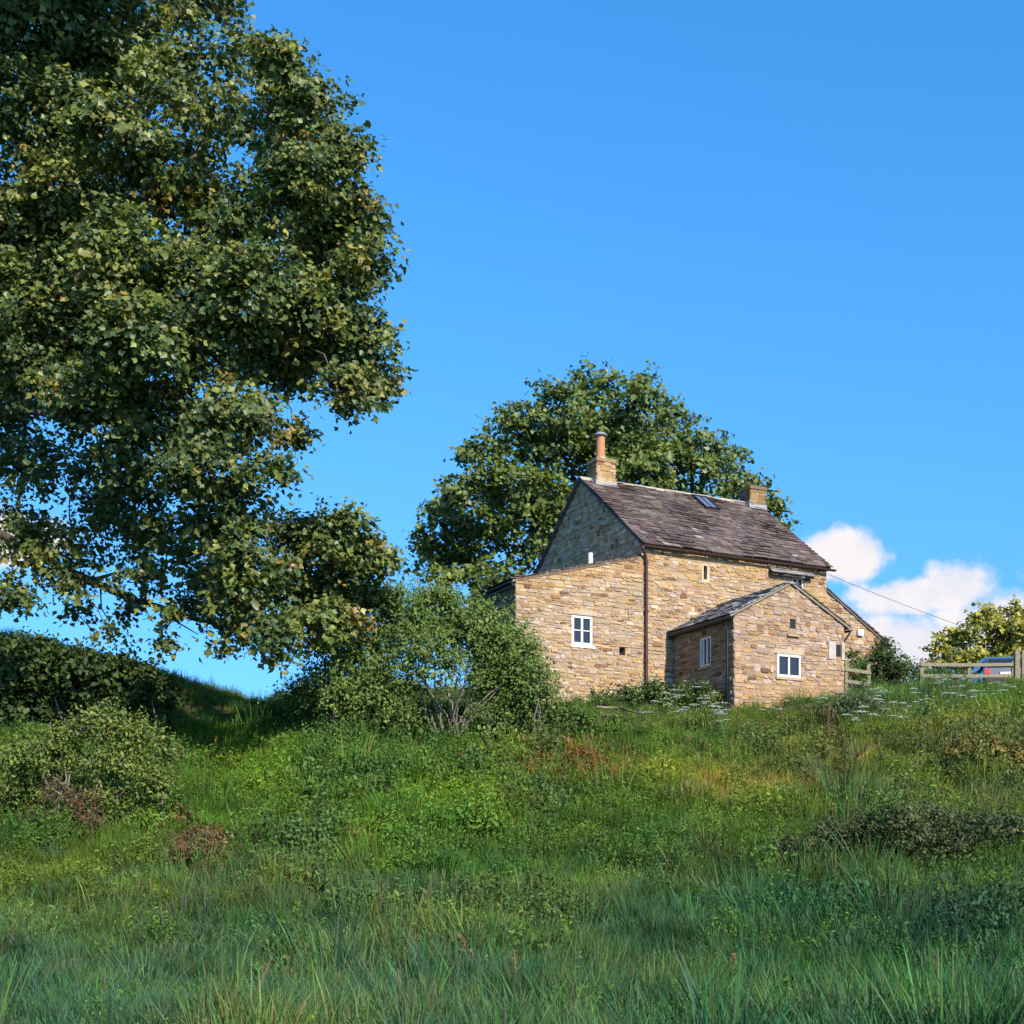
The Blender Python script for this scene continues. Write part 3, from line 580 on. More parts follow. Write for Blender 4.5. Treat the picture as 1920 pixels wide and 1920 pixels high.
# far right tree
raw=[(1785,1205,36,.9),(1845,1178,42,1),(1905,1185,52,1),(1850,1155,22,.7),(1905,1150,24,.7),(1880,1232,46,1),(1765,1240,28,.8),(1825,1240,40,1),(1960,1190,60,1),(1750,1225,20,.5),(2020,1220,60,.8)]
cl=[(P(a,b_,62+prng.uniform(-1.5,1.5)),r/F*62*.9,d) for a,b_,r,d in raw]; X_=P(1870,1,62)[0]
tree('hawthorn_tree','low yellow green tree beyond the fence at the right edge',(X_,62,float(ground(X_,62))),cl,8.3,.22,4.2,.22,13,.19,[(0.231,0.220,0.024),(0.198,0.209,0.026),(0.275,0.231,0.026),(0.154,0.176,0.026)],M['leaf'],shoots=9)

# shrubs: clumps in pixels at a depth, on the ground
def shrub(name,label,raw,Y,stem,leaf,cols,per_m2=16,lp=16,spray=.2,jit=.6,cat='shrub',group=None,aspect=.7,nst=9,spread=.5,dens=1,shoots=34):
    X=(stem[0]-960)/F*Y; bz=float(ground(X,Y)); base=np.array([X,Y,bz]); root=empty(name,tuple(base),0,label=label,cat=cat,group=group)
    cl=[]
    for px,py,r,dn in raw: y_=Y+prng.uniform(-jit,jit); cl.append((P(px,py,y_),r/F*y_*.9,dn*dens))
    b=MB()
    for i,(c,r,dn) in enumerate(cl):
        for k in range(2 if r>.5 else 1):
            st=base+np.array([prng.uniform(-spread,spread),prng.uniform(-.25,.25),-.15]); e=c+np.array([prng.uniform(-.3,.3)*r,prng.uniform(-.3,.3)*r,r*.2])
            if abs(c[0]-base[0])>.8*(c[2]-base[2])+spread or spread>.8: st[:2]=c[:2]+np.array([prng.uniform(-.3,.3),.2]); st[2]=float(ground(st[0],st[1]))-.1; b.tube([np.array([base[0]*(1-t)+st[0]*t,base[1]*(1-t)+st[1]*t,float(ground(base[0]*(1-t)+st[0]*t,base[1]*(1-t)+st[1]*t))-.14])-base for t in np.linspace(0,1,8)],.02,5)
            b.tube([p-base for p in bend(st,e,5,.06,.04)],list(np.linspace(.035,.010,6)),5)
            for q in range(3): d=unit(rng.normal(size=3)+np.array([0,0,.4])); b.tube([c-base,c+d*r*.5-base,c+d*r-base],[.012,.008,.004],4)
    b.build('stems',M['twig'],root,smooth=True)
    c_,n_,s_,k_=crown_points(cl,per_m2*.8,spray,lp,leaf,cols,shell=.3,shoots=shoots)
    v,q,k=leaf_mesh(c_-base,n_,s_,k_,aspect*.8); mesh_arrays('leaves',v,q,k,M['leaf2'],root); return root
GR=[(0.063,0.121,0.022),(0.081,0.140,0.026),(0.050,0.099,0.022),(0.101,0.157,0.031)]
YG=[(0.125,0.169,0.033),(0.156,0.188,0.037),(0.106,0.150,0.033),(0.138,0.163,0.044)]
DK=[(.038,.066,.018),(.05,.084,.02),(.03,.055,.016),(.06,.095,.024)]
shrub('elder_bush','wide multi stemmed bush on the bank in front of the cottage annexe',[(690,1235,70,.8),(625,1215,54,.7),(745,1175,66,.9),(815,1150,58,.9),(880,1185,68,1),(940,1215,62,1),(985,1235,36,.45),(1015,1262,26,.3),(800,1230,64,.6),(700,1300,66,.8),(620,1290,58,.8),(935,1290,54,.8),(985,1330,50,.8),(770,1290,46,.12),(860,1265,50,.15),(1020,1310,30,.3),(570,1310,44,.7),(660,1350,50,.7),(960,1260,50,.7),(830,1120,30,.6),(730,1130,36,.6),(1005,1290,40,.5),(740,1350,46,.6),(930,1360,44,.6)],35.6,(840,1395),.10,[(.11,.18,.042),(.14,.20,.042),(.09,.155,.038),(.16,.21,.05),(.12,.17,.055)],19,13,.24,1.0,spread=.28,shoots=70)
shrub('laurel_bush','dark large leaved bush below the sycamore at the left edge',[(20,1240,55,.8),(90,1255,60,.9),(165,1265,56,.9),(235,1270,48,.8),(285,1290,30,.7),(50,1320,62,.8),(130,1330,60,.7),(210,1325,44,.6),(300,1330,30,.5)],34.6,(130,1400),.17,DK+[(.06,.085,.02)],13,12,.22,.6,aspect=.75)
shrub('bramble_bush','pale green bramble bush beneath the dark left hand bush',[(190,1360,50,.9),(260,1385,46,.9),(310,1410,34,.8),(110,1410,56,.9),(40,1430,60,.9),(210,1440,56,.8),(290,1470,44,.7),(20,1510,56,.7),(100,1500,52,.4),(190,1510,50,.4),(250,1530,40,.6),(50,1570,46,.6)],28.8,(160,1600),.09,YG+GR[:1],24,15,.17,.5)
shrub('privet_bush','small dark green bush between the fence and the far annexe',[(1655,1238,30,1),(1682,1255,26,1),(1640,1272,26,1),(1675,1282,28,1),(1660,1215,18,.8)],46.3,(1660,1300),.11,DK,20,14,.14,.3)
shrub('sapling_bush','slim green bush growing against the porch corner beside the short fence',[(1600,1232,15,.8),(1612,1250,15,.8),(1596,1262,14,.8),(1612,1275,14,.8)],43.6,(1604,1295),.10,GR,18,12,.12,.2)
shrub('ground_elder','dark leafy undergrowth against the wall between annexe and porch',[(1130,1318,26,.8),(1180,1310,28,1),(1225,1302,28,1),(1270,1305,30,1),(1320,1312,28,1),(1355,1322,24,1),(1250,1335,26,.8),(1330,1338,24,.8)],41.0,(1250,1345),.11,DK+GR,20,14,.14,.3,spread=1.6)

shrub('hedge_bush','scrubby green growth behind the longer fence left of the blue car',[(1712,1262,22,.8),(1735,1275,26,.9),(1765,1272,26,.9),(1795,1276,24,.9),(1755,1292,26,1),(1715,1290,26,1),(1800,1296,24,1),(1700,1240,14,.4)],48.5,(1755,1310),.10,DK+GR,16,12,.16,.4,spread=1.2)
BR=[(.13,.075,.035),(.17,.095,.045),(.10,.06,.03),(.19,.12,.06)]
shrub('bracken_clump','heap of dead reddish brown bracken low on the left of the bank',[(345,1600,30,1),(390,1592,32,1),(410,1625,28,1),(360,1632,28,1),(440,1650,20,.6)],26.4,(375,1645),.085,BR,20,12,.13,.25,'bracken',shoots=40)
shrub('dead_bramble','brown leafless bramble tangle in front of the pale green bush',[(110,1495,36,.5),(160,1515,34,.5),(70,1540,34,.5),(170,1545,30,.5)],27.9,(120,1590),.06,BR[:1]+[(.08,.06,.045)],12,9,.16,.3,'bramble',shoots=70)
shrub('bramble_thicket','low dark bramble thicket on the right hand side of the slope',[(1690,1545,48,1),(1755,1550,50,1),(1625,1565,42,1),(1550,1580,38,1),(1830,1565,46,1),(1895,1555,44,.9),(1720,1585,44,1),(1480,1595,32,.9),(1600,1590,38,1),(1790,1590,40,1)],26.6,(1690,1640),.085,[(.055,.08,.03),(.07,.09,.034),(.045,.065,.028),(.09,.095,.035)],13,12,.18,.7,spread=1.8,shoots=60)
shrub('yellow_shrub','yellowish shrub on the right edge of the slope below the fence',[(1800,1410,34,.8),(1850,1395,38,.9),(1895,1420,34,.8),(1830,1440,34,.8),(1870,1450,30,.8)],32.2,(1850,1480),.085,[(.17,.15,.03),(.14,.14,.03),(.20,.15,.04),(.11,.12,.03)],16,12,.18,.5,spread=.9,shoots=60)
shrub('green_mound','bright green leafy mound at the foot of the bush beside the annexe',[(1050,1335,30,.9),(1085,1350,26,.9),(1020,1360,30,.9),(1065,1375,26,.8)],36.3,(1050,1400),.09,GR,18,12,.16,.3,spread=.6,shoots=50)
shrub('weed_clump','tall grey green weeds on the crest in front of the porch corner',[(1560,1335,30,.6),(1600,1325,30,.7),(1520,1350,26,.5),(1640,1330,28,.6)],38.0,(1575,1385),.09,[(.08,.12,.05),(.10,.13,.06),(.06,.10,.04)],14,11,.2,.5,'weed',spread=1.3,shoots=70)
# ------------------------------------------------------------------ fence, gate post, car
def fence(label,posts,Y0,Y1,rails,pw_=.075,name='timber_fence'):
    """posts: (px, pytop); the depth runs Y0..Y1 along the fence"""
    n=len(posts); pts=[]
    for i,(px,pt) in enumerate(posts):
        Y=Y0+(Y1-Y0)*i/max(1,n-1); pts.append((P(px,pt,Y)))
    base=pts[0].copy(); base[2]=float(ground(base[0],base[1])); root=empty(name,tuple(base),0,label=label,cat='fence')
    for p in pts:
        g=float(ground(p[0],p[1]))-.3; b=MB(); q=p-base; b.box(q[0]-pw_,q[0]+pw_,q[1]-pw_*.8,q[1]+pw_*.8,g-base[2],q[2],top=.012); b.build('post',M['wood'],root,bevel=.01)
    for (i,j,dz) in rails:
        a,c=pts[i]-base,pts[j]-base; d=unit(c-a); s_=.045; up=np.array([0,0,1.])*.055; sd=unit(np.cross(d,[0,0,1.]))*.022; off=np.array([0,-pw_*.8-.024,0])
        a=a+off-d*.08; c=c+off+d*.08; b=MB(); a=a+np.array([0,0,dz]); c=c+np.array([0,0,dz])
        vs=[p+su*up+sd_*sd for p in (a,c) for (su,sd_) in ((-1,-1),(1,-1),(1,1),(-1,1))]
        b.add(vs,[(0,1,2,3),(7,6,5,4),(0,4,5,1),(1,5,6,2),(2,6,7,3),(3,7,4,0)]); b.build('rail',M['wood'],root)
    return root
fence('short post and rail fence joining the porch corner',[(1585,1238),(1628,1245)],42.8,43.6,[(0,1,-.30),(0,1,-.68)])
fence('longer post and rail fence in front of the blue car',[(1728,1240),(1817,1241),(1900,1240)],45.0,46.0,[(0,1,-.12),(1,2,-.12),(0,1,-.50),(1,2,-.50)])
g0=P(1907,1218,44.5); gz_=float(ground(g0[0],44.5)); b=MB(); h=g0[2]-gz_
b.box(-.11,.09,-.10,.10,-.3,h,top=.02); o=b.build('gate_post',M['wood'],None,bevel=.02); o.location=(g0[0],44.5,gz_); tag(o,'thick weathered gate post at the right edge of the photo','post')
b=MB(); b.box(.14,.23,-.06,.06,-.3,h-.02,top=.01); b.box(.14,1.6,-.03,.03,h-.42,h-.3); o2=b.build('field_gate',M['wood'],None,bevel=.008); o2.location=(g0[0],44.5,gz_); tag(o2,'timber gate hung beside the thick post at the right edge','gate')
def car():
    c=P(1866,1242,51.0); gz=c[2]-1.45; root=empty('parked_car',(c[0],c[1],gz),R(-8),label='blue car parked behind the fence on the right',cat='car')
    # rear faces the camera (-y); profile along y
    prof=[(-2.0,.35),(-2.05,.62),(-1.98,.92),(-1.62,1.32),(-1.2,1.44),(.1,1.45),(.9,1.02),(1.85,.85),(2.0,.6),(1.95,.35)]
    b=MB(); vs=[]; nP=len(prof)
    for sx,ins in ((-1,0),(-.94,1),(.94,1),(1,0)):
        for (y,z) in prof:
            w=.86-(.20*max(0,(z-.9)/.55)); vs.append((sx*w,y*(1 if ins else .97),z+(.02 if ins and z>.5 else 0)))
    fs=[]
    for k in range(3):
        for i in range(nP): j=(i+1)%nP; fs.append((k*nP+i,(k+1)*nP+i,(k+1)*nP+j,k*nP+j))
    fs.append(tuple(range(nP))); fs.append(tuple(3*nP+i for i in range(nP))[::-1]); b.add(vs,fs); body=b.build('body',M['carblue'],root,bevel=.04)
    b=MB(); b.add([(-.66,-2.0,.98),(.66,-2.0,.98),(.58,-1.68,1.30),(-.58,-1.68,1.30)],[(0,1,2,3)]); b.build('rear_window',M['glass'],root)
    for sx in (-1,1):
        b=MB(); b.add([(sx*.865,-1.5,.98),(sx*.865,.7,.98),(sx*.735,.05,1.34),(sx*.735,-1.3,1.34)],[(0,1,2,3)] if sx>0 else [(3,2,1,0)]); b.build('side_window',M['glass'],root)
        b=MB(); b.box(sx*.72-.12,sx*.72+.12,-2.08,-1.98,.70,.90); b.build('tail_light',M['red'],root,bevel=.02)
        for y in (-1.3,1.3):
            b=MB(); b.tube([(sx*.72,y,.31),(sx*.88,y,.31)],.31,18); w=b.build('wheel',M['rubber'],root); b=MB(); b.tube([(sx*.87,y,.31),(sx*.89,y,.31)],.19,14); b.build('rim',M['lead'],w)
    b=MB(); b.box(-.82,.82,-2.12,-2.0,.38,.58); b.build('bumper',M['black'],root,bevel=.03)
    b=MB(); b.box(-.26,.26,-2.09,-2.04,.66,.77); b.build('number_plate',M['white'],root)
car()

# ------------------------------------------------------------------ meadow
TC=bpy.data.collections.new('tuft_sources')
def tuft(name,blades):
    v=[];q=[];c=[]
    for (p,tip,w,bendv,col) in blades:   # ribbon blade of 3 quads
        p=np.array(p,float); tip=np.array(tip,float); d=tip-p; side=np.array([-d[1],d[0],0.]); 
        if np.linalg.norm(side)<1e-4: side=np.array([1.,0,0])
        a=random.uniform(0,6.28); side=unit(unit(side)+.8*np.array([math.cos(a),math.sin(a),0])); b0=len(v)
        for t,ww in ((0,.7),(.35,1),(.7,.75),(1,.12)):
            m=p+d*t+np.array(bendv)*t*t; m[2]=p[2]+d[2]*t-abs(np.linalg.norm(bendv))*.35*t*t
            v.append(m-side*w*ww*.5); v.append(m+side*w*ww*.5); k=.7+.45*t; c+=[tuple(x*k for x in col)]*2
        for i in range(3): q.append((b0+2*i,b0+2*i+1,b0+2*i+3,b0+2*i+2))
    return v,q,c
def finish(name,v,q,c,mat):
    o=mesh_arrays(name,np.array(v),np.array(q),np.array(c),mat); COL.objects.unlink(o); TC.objects.link(o); return o
def grass_tuft(name,n,h,rad,w,col,mat,var=.25,lean=.35):
    bl=[]
    for k in range(n):
        a=random.uniform(0,6.28); r=rad*math.sqrt(random.random()); hh=h*random.uniform(.55,1.1); l=hh*random.uniform(.1,lean); a2=a+random.uniform(-.8,.8)
        cc=tuple(x*random.uniform(1-var,1+var) for x in col); bl.append(((r*math.cos(a),r*math.sin(a),-.03),(r*math.cos(a)+l*math.cos(a2),r*math.sin(a)+l*math.sin(a2),hh),w*random.uniform(.7,1.3),(l*.8*math.cos(a2),l*.8*math.sin(a2),0),cc))
    v,q,c=tuft(name,bl); return finish(name,v,q,c,mat)
def weed_tuft(name,nst,h,rad,leaf,col,mat,aspect=.6,per=9):
    C=[];Nn=[];Sz=[];Cl=[]; v=[];q=[];c=[]; bl=[]
    for k in range(nst):
        a=random.uniform(0,6.28); r=rad*math.sqrt(random.random()); hh=h*random.uniform(.5,1.1); x,y=r*math.cos(a),r*math.sin(a); lx,ly=random.uniform(-.2,.2)*hh,random.uniform(-.2,.2)*hh
        bl.append(((x,y,-.03),(x+lx,y+ly,hh),.008,(0,0,0),tuple(k_*.8 for k_ in col)))
        for m in range(per):
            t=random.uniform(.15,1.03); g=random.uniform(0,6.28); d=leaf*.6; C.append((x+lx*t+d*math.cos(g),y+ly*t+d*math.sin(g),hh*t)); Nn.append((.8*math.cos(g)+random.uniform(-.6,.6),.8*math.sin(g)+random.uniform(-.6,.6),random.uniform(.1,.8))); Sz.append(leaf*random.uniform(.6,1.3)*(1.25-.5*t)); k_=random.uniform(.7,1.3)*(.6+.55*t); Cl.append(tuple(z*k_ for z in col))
    v,q,c=tuft(name,bl); v2,q2,c2=leaf_mesh(np.array(C),unit(np.array(Nn)),np.array(Sz),np.array(Cl),aspect)
    b0=len(v); v=np.concatenate([np.array(v),v2]); q=np.concatenate([np.array(q),q2+b0]); c=np.concatenate([np.array(c),c2]); return finish(name,v,q,c,mat)
def seed_tuft(name,n,h,rad,col,head,mat):
    bl=[]
    for k in range(n):
        a=random.uniform(0,6.28); r=rad*math.sqrt(random.random()); hh=h*random.uniform(.7,1.1); l=hh*random.uniform(.05,.25); a2=random.uniform(0,6.28); x,y=r*math.cos(a),r*math.sin(a); ex,ey=x+l*math.cos(a2),y+l*math.sin(a2)
        bl.append(((x,y,-.03),(ex,ey,hh),.006,(0,0,0),col)); 
        for m in range(3): bl.append(((ex,ey,hh*.86),(ex+.03*math.cos(a2+m*2),ey+.03*math.sin(a2+m*2),hh*1.1),.018,(.02*math.cos(a2),.02*math.sin(a2),0),head))
    v,q,c=tuft(name,bl); return finish(name,v,q,c,mat)
def grass_mat():
    m,nt,b,out=newmat('meadow_leaf'); c=attr(nt)
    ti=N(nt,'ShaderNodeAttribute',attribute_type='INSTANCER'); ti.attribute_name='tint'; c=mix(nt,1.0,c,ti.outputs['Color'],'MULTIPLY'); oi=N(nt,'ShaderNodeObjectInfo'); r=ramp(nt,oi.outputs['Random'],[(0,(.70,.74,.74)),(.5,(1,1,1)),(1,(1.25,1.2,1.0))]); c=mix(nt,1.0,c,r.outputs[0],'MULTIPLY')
    g=N(nt,'ShaderNodeNewGeometry'); n=noise(nt,.33,4,.65,g.outputs['Position']); r2=ramp(nt,n.outputs[0],[(.33,(.62,.85,1.0)),(.5,(1,1,1)),(.66,(1.4,1.18,.85))]); c=mix(nt,1.0,c,r2.outputs[0],'MULTIPLY')
    nt.links.new(c,b.inputs['Base Color']); b.inputs['Roughness'].default_value=.6; b.inputs['Specular IOR Level'].default_value=.2
    t=N(nt,'ShaderNodeBsdfTranslucent'); tc=mix(nt,1.0,c,(1.2,1.3,.5),'MULTIPLY'); nt.links.new(tc,t.inputs[0]); mx=N(nt,'ShaderNodeMixShader'); mx.inputs[0].default_value=.3
    nt.links.new(b.outputs[0],mx.inputs[1]); nt.links.new(t.outputs[0],mx.inputs[2]); nt.links.new(mx.outputs[0],out.inputs[0]); return m
MG=grass_mat()
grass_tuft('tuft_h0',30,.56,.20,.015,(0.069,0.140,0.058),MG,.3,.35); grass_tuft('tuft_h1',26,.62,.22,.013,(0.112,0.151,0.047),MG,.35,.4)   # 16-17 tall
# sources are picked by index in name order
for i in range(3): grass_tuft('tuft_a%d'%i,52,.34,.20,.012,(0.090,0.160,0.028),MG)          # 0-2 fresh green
for i in range(2): grass_tuft('tuft_b%d'%i,46,.38,.20,.012,(0.079,0.147,0.064),MG,.25,.5)      # 3-4 blue green, shade of the near ground mixed into the colour
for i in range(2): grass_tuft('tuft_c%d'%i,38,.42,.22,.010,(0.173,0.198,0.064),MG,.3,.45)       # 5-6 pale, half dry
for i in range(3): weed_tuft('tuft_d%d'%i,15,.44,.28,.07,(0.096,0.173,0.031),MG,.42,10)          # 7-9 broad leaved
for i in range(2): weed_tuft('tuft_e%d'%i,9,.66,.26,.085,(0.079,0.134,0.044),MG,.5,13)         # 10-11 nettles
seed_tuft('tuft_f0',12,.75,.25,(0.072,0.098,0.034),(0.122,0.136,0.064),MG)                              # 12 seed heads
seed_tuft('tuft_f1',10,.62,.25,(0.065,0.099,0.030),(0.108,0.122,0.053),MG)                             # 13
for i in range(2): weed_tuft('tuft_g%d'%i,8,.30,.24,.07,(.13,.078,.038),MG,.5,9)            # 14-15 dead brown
def vnoise(x,y,s,seed):
    r=np.random.default_rng(seed); g=r.random((64,64)); X=x/s; Y=y/s; i=np.floor(X).astype(int); j=np.floor(Y).astype(int); fx=X-i; fy=Y-j; fx=fx*fx*(3-2*fx); fy=fy*fy*(3-2*fy)
    G=lambda a,b: g[a%64,b%64]
    return (G(i,j)*(1-fx)+G(i+1,j)*fx)*(1-fy)+(G(i,j+1)*(1-fx)+G(i+1,j+1)*fx)*fy
def inhouse(x,y):
    d0=x-C0[0]; d1=y-C0[1]; lx=ca*d0+sa*d1; ly=-sa*d0+ca*d1
    return ((lx>0-.0)&(lx<L)&(ly>0)&(ly<D))|((lx>AX)&(lx<0.1)&(ly>-.1)&(ly<AD))|((lx>L)&(lx<BX)&(ly>.1)&(ly<6))|((lx>X0-.1)&(lx<X1+.1)&(ly>YP-.15)&(ly<0))
def meadow():
    pts=[]
    for y0,y1,dn in ((11.5,16,30),(16,22,26),(22,30,22),(30,38,20),(38,50,14)):
        w=y1*.42+1.5; n=int((y1-y0)*2*w*dn); x=rng.uniform(-w,w,n); y=rng.uniform(y0,y1,n); k=np.abs(x)<y*.41+1.2; pts.append(np.stack([x[k],y[k]],1))
    p=np.concatenate(pts); x,y=p[:,0],p[:,1]; z=ground(x,y); k=~inhouse(x,y); x,y,z=x[k],y[k],z[k]
    px=960+F*x/y; py=HZ-F*z/y; n=len(x); u=rng.random(n); a=vnoise(x+80,y,2.3,1); b_=vnoise(x+80,y,1.1,2); c_=vnoise(x+80,y,3.7,3)
    idx=rng.integers(0,3,n)
    blue=ss(1540,1720,py+120*(a-.5)); idx=np.where(u<blue*.8,rng.integers(3,5,n),idx); idx=np.where(rng.random(n)<(.16+.16*(1-blue))*ss(.35,.6,b_),rng.integers(7,10,n),idx); idx=np.where(rng.random(n)<.55*ss(.66,.8,a)*ss(19,23,y),rng.integers(10,12,n),idx); idx=np.where(rng.random(n)<.10*ss(.55,.8,c_),rng.integers(14,16,n),idx)  # blue: bluish tufts toward the bottom, in place of tree shade
    left=(1-ss(850,1150,px))*ss(1360,1400,py)*(1-ss(1620,1760,py)); u2=rng.random(n); idx=np.where(u2<left*.42*ss(.25,.5,b_),rng.integers(7,10,n),idx)
    dry=ss(1150,1350,px)*ss(1310,1350,py)*(1-ss(1540,1600,py)); u3=rng.random(n); idx=np.where(u3<dry*.6*ss(.3,.6,a),rng.integers(5,7,n),idx); idx=np.where(rng.random(n)<dry*.35*ss(.5,.7,c_),rng.integers(7,10,n),idx)
    net=.6*np.exp(-(((px-1480)/150)**2+((py-1390)/30)**2))+.7*np.exp(-(((px-1850)/110)**2+((py-1440)/60)**2)); idx=np.where(rng.random(n)<net*.75,rng.integers(10,12,n),idx)
    idx=np.where((rng.random(n)<.005+.03*dry),rng.integers(12,14,n),idx)
    br=np.exp(-(((px-370)/62)**2+((py-1600)/42)**2))*1.3+np.exp(-(((px-1060)/130)**2+((py-1450)/30)**2))*.7+.7*np.exp(-(((px-110)/80)**2+((py-1500)/50)**2))+.5*np.exp(-(((px-430)/90)**2+((py-1420)/30)**2)); idx=np.where(rng.random(n)<br,rng.integers(14,16,n),idx)
    near=(y<18)&(idx>=7)&(idx<=9)&(rng.random(n)<.6); idx=np.where(near,rng.integers(3,5,n),idx)
    tall=.04+.22*ss(.45,.7,c_)*(1-left)+.30*blue*ss(.4,.6,a); idx=np.where((rng.random(n)<tall)&(idx<10),rng.integers(16,18,n),idx)
    sc=np.exp(rng.normal(0,.24,n))*(.75+.5*c_); sc*=1-.45*ss(36.5,40,y)*(1-.7*ss(1560,1680,px))
    g2=lambda cx,cy,sx_,sy_: np.exp(-(((px-cx)/sx_)**2+((py-cy)/sy_)**2))
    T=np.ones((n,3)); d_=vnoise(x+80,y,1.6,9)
    def plant_shade_tint(w,col):
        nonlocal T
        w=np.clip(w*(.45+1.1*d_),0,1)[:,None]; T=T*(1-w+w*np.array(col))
    plant_shade_tint(g2(700,1500,330,130),(.92,1.08,.72)); plant_shade_tint(g2(420,1440,160,80),(1.15,1.15,.7))
    plant_shade_tint(g2(1350,1450,260,90)+.8*g2(1750,1420,250,90),(1.55,1.18,.85)); plant_shade_tint(g2(1050,1440,110,40),(1.7,1.1,.85)); plant_shade_tint(g2(1800,1330,250,40),(.95,1.1,1.15))
    plant_shade_tint(ss(1650,1800,py)*ss(900,1500,px),(.58,.92,.95)); plant_shade_tint(ss(1700,1850,py)*(1-ss(700,1200,px)),(.88,1.02,1.2)); plant_shade_tint(g2(1780,1770,160,50),(.55,.6,.9)); plant_shade_tint(g2(1500,1630,260,50),(.7,.8,.8)); plant_shade_tint(g2(120,1660,150,90),(1.2,.95,.7))  # teal tints along the bottom are shade put into the plant colour
    T*=(.72+.56*vnoise(x+80,y,.8,12))[:,None]
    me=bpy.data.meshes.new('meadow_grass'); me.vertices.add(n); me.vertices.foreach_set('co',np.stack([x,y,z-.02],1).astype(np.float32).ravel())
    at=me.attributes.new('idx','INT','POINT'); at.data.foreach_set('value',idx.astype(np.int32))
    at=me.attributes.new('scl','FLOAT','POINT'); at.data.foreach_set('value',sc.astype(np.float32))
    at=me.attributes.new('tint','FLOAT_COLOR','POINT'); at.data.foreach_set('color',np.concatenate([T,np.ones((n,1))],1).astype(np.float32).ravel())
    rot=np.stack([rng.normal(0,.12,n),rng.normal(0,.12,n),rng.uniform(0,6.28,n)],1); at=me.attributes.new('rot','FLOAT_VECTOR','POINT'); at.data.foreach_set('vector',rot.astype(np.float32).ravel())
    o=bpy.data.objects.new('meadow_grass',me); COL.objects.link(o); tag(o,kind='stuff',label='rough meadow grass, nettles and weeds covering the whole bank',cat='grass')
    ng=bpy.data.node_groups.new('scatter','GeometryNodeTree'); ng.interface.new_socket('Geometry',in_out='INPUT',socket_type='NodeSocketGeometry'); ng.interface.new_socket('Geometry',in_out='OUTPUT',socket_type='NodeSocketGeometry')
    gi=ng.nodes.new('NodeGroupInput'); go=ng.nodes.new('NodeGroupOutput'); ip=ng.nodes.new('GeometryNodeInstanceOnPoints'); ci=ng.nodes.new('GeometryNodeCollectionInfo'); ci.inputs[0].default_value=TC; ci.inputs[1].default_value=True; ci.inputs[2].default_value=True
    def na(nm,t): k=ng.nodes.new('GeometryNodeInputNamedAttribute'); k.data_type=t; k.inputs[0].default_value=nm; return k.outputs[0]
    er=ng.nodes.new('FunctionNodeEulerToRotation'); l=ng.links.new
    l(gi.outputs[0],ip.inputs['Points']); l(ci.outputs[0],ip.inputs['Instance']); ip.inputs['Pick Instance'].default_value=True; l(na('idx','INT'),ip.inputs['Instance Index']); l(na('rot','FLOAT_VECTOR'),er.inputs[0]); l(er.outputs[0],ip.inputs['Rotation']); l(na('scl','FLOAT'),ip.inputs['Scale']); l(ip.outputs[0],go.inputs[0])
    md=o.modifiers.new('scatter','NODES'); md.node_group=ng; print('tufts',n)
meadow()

# cow parsley: white umbels in the long grass, one object per plant
def umbel_mesh(seed):
    r=random.Random(seed); b=MB()
    for k in range(r.randint(2,4)):
        a=r.uniform(0,6.28); h=r.uniform(.65,1.0); tip=np.array([.22*math.cos(a),.22*math.sin(a),h]); b.tube([(0,0,-.1),tip*.5+np.array([0,0,.05]),tip],[.008,.006,.004],4,(.06,.10,.025))
        R0=r.uniform(.09,.16)
        for j in range(20):
            g=r.uniform(0,6.28); q=R0*math.sqrt(r.random()); c=tip+np.array([q*math.cos(g),q*math.sin(g),.045-q*.25]); s=r.uniform(.02,.034)
            b.lathe([(s*.6,0),(s,.008),(s*.5,.016)],tuple(c),6,(.46,.48,.40))
    return b
ub=[]
um,ut,ubs,uo=newmat('umbel'); ut.links.new(attr(ut),ubs.inputs['Base Color']); ubs.inputs['Roughness'].default_value=.8
spots=[(1240,1316),(1312,1300),(1334,1322),(1284,1326),(1362,1334),(1266,1296),(1282,1284),(1302,1286),(1278,1300),(1262,1308),(1320,1312),(1344,1312),(1300,1325),(1348,1326),(1330,1330),(1560,1302),(1640,1288),(1655,1292),(1668,1290),(1636,1305),(1658,1312),(1662,1325),(1690,1325),(1675,1338),(1602,1335),(1620,1336),(1618,1342),(1590,1348),(1632,1335),(1750,1275),(1772,1282),(1850,1288),(1865,1300),(1880,1275),(1840,1305),(1790,1300),(1475,1322),(1440,1330),(1350,1345),(1700,1298),(1725,1312),(1815,1280),(1900,1290),(1760,1268)]
proto=None
for i,(px,py) in enumerate(spots):
    s_=prng.uniform(.8,1.15); ys=np.linspace(34,44.5,200); xs=(px-960)/F*ys; gap=ground(xs,ys)+.82*s_-(HZ-py)/F*ys
    ok=(gap>0)&~inhouse(xs,ys); Y=float(ys[np.argmax(ok)]) if ok.any() else 38.0; Y=min(Y,44.0); p=P(px,py,Y); g=float(ground(p[0],Y))
    if i<5: o=umbel_mesh(i).build('cow_parsley',um,None); ub.append(o)
    else: o=ub[i%5].copy(); COL.objects.link(o)
    o.location=(p[0],Y,g); o.rotation_euler=(0,0,prng.uniform(0,6.28)); o.scale=(s_,)*3
    tag(o,'white flowered cow parsley in the long grass below the cottage','flower','cow parsley along the top of the bank')
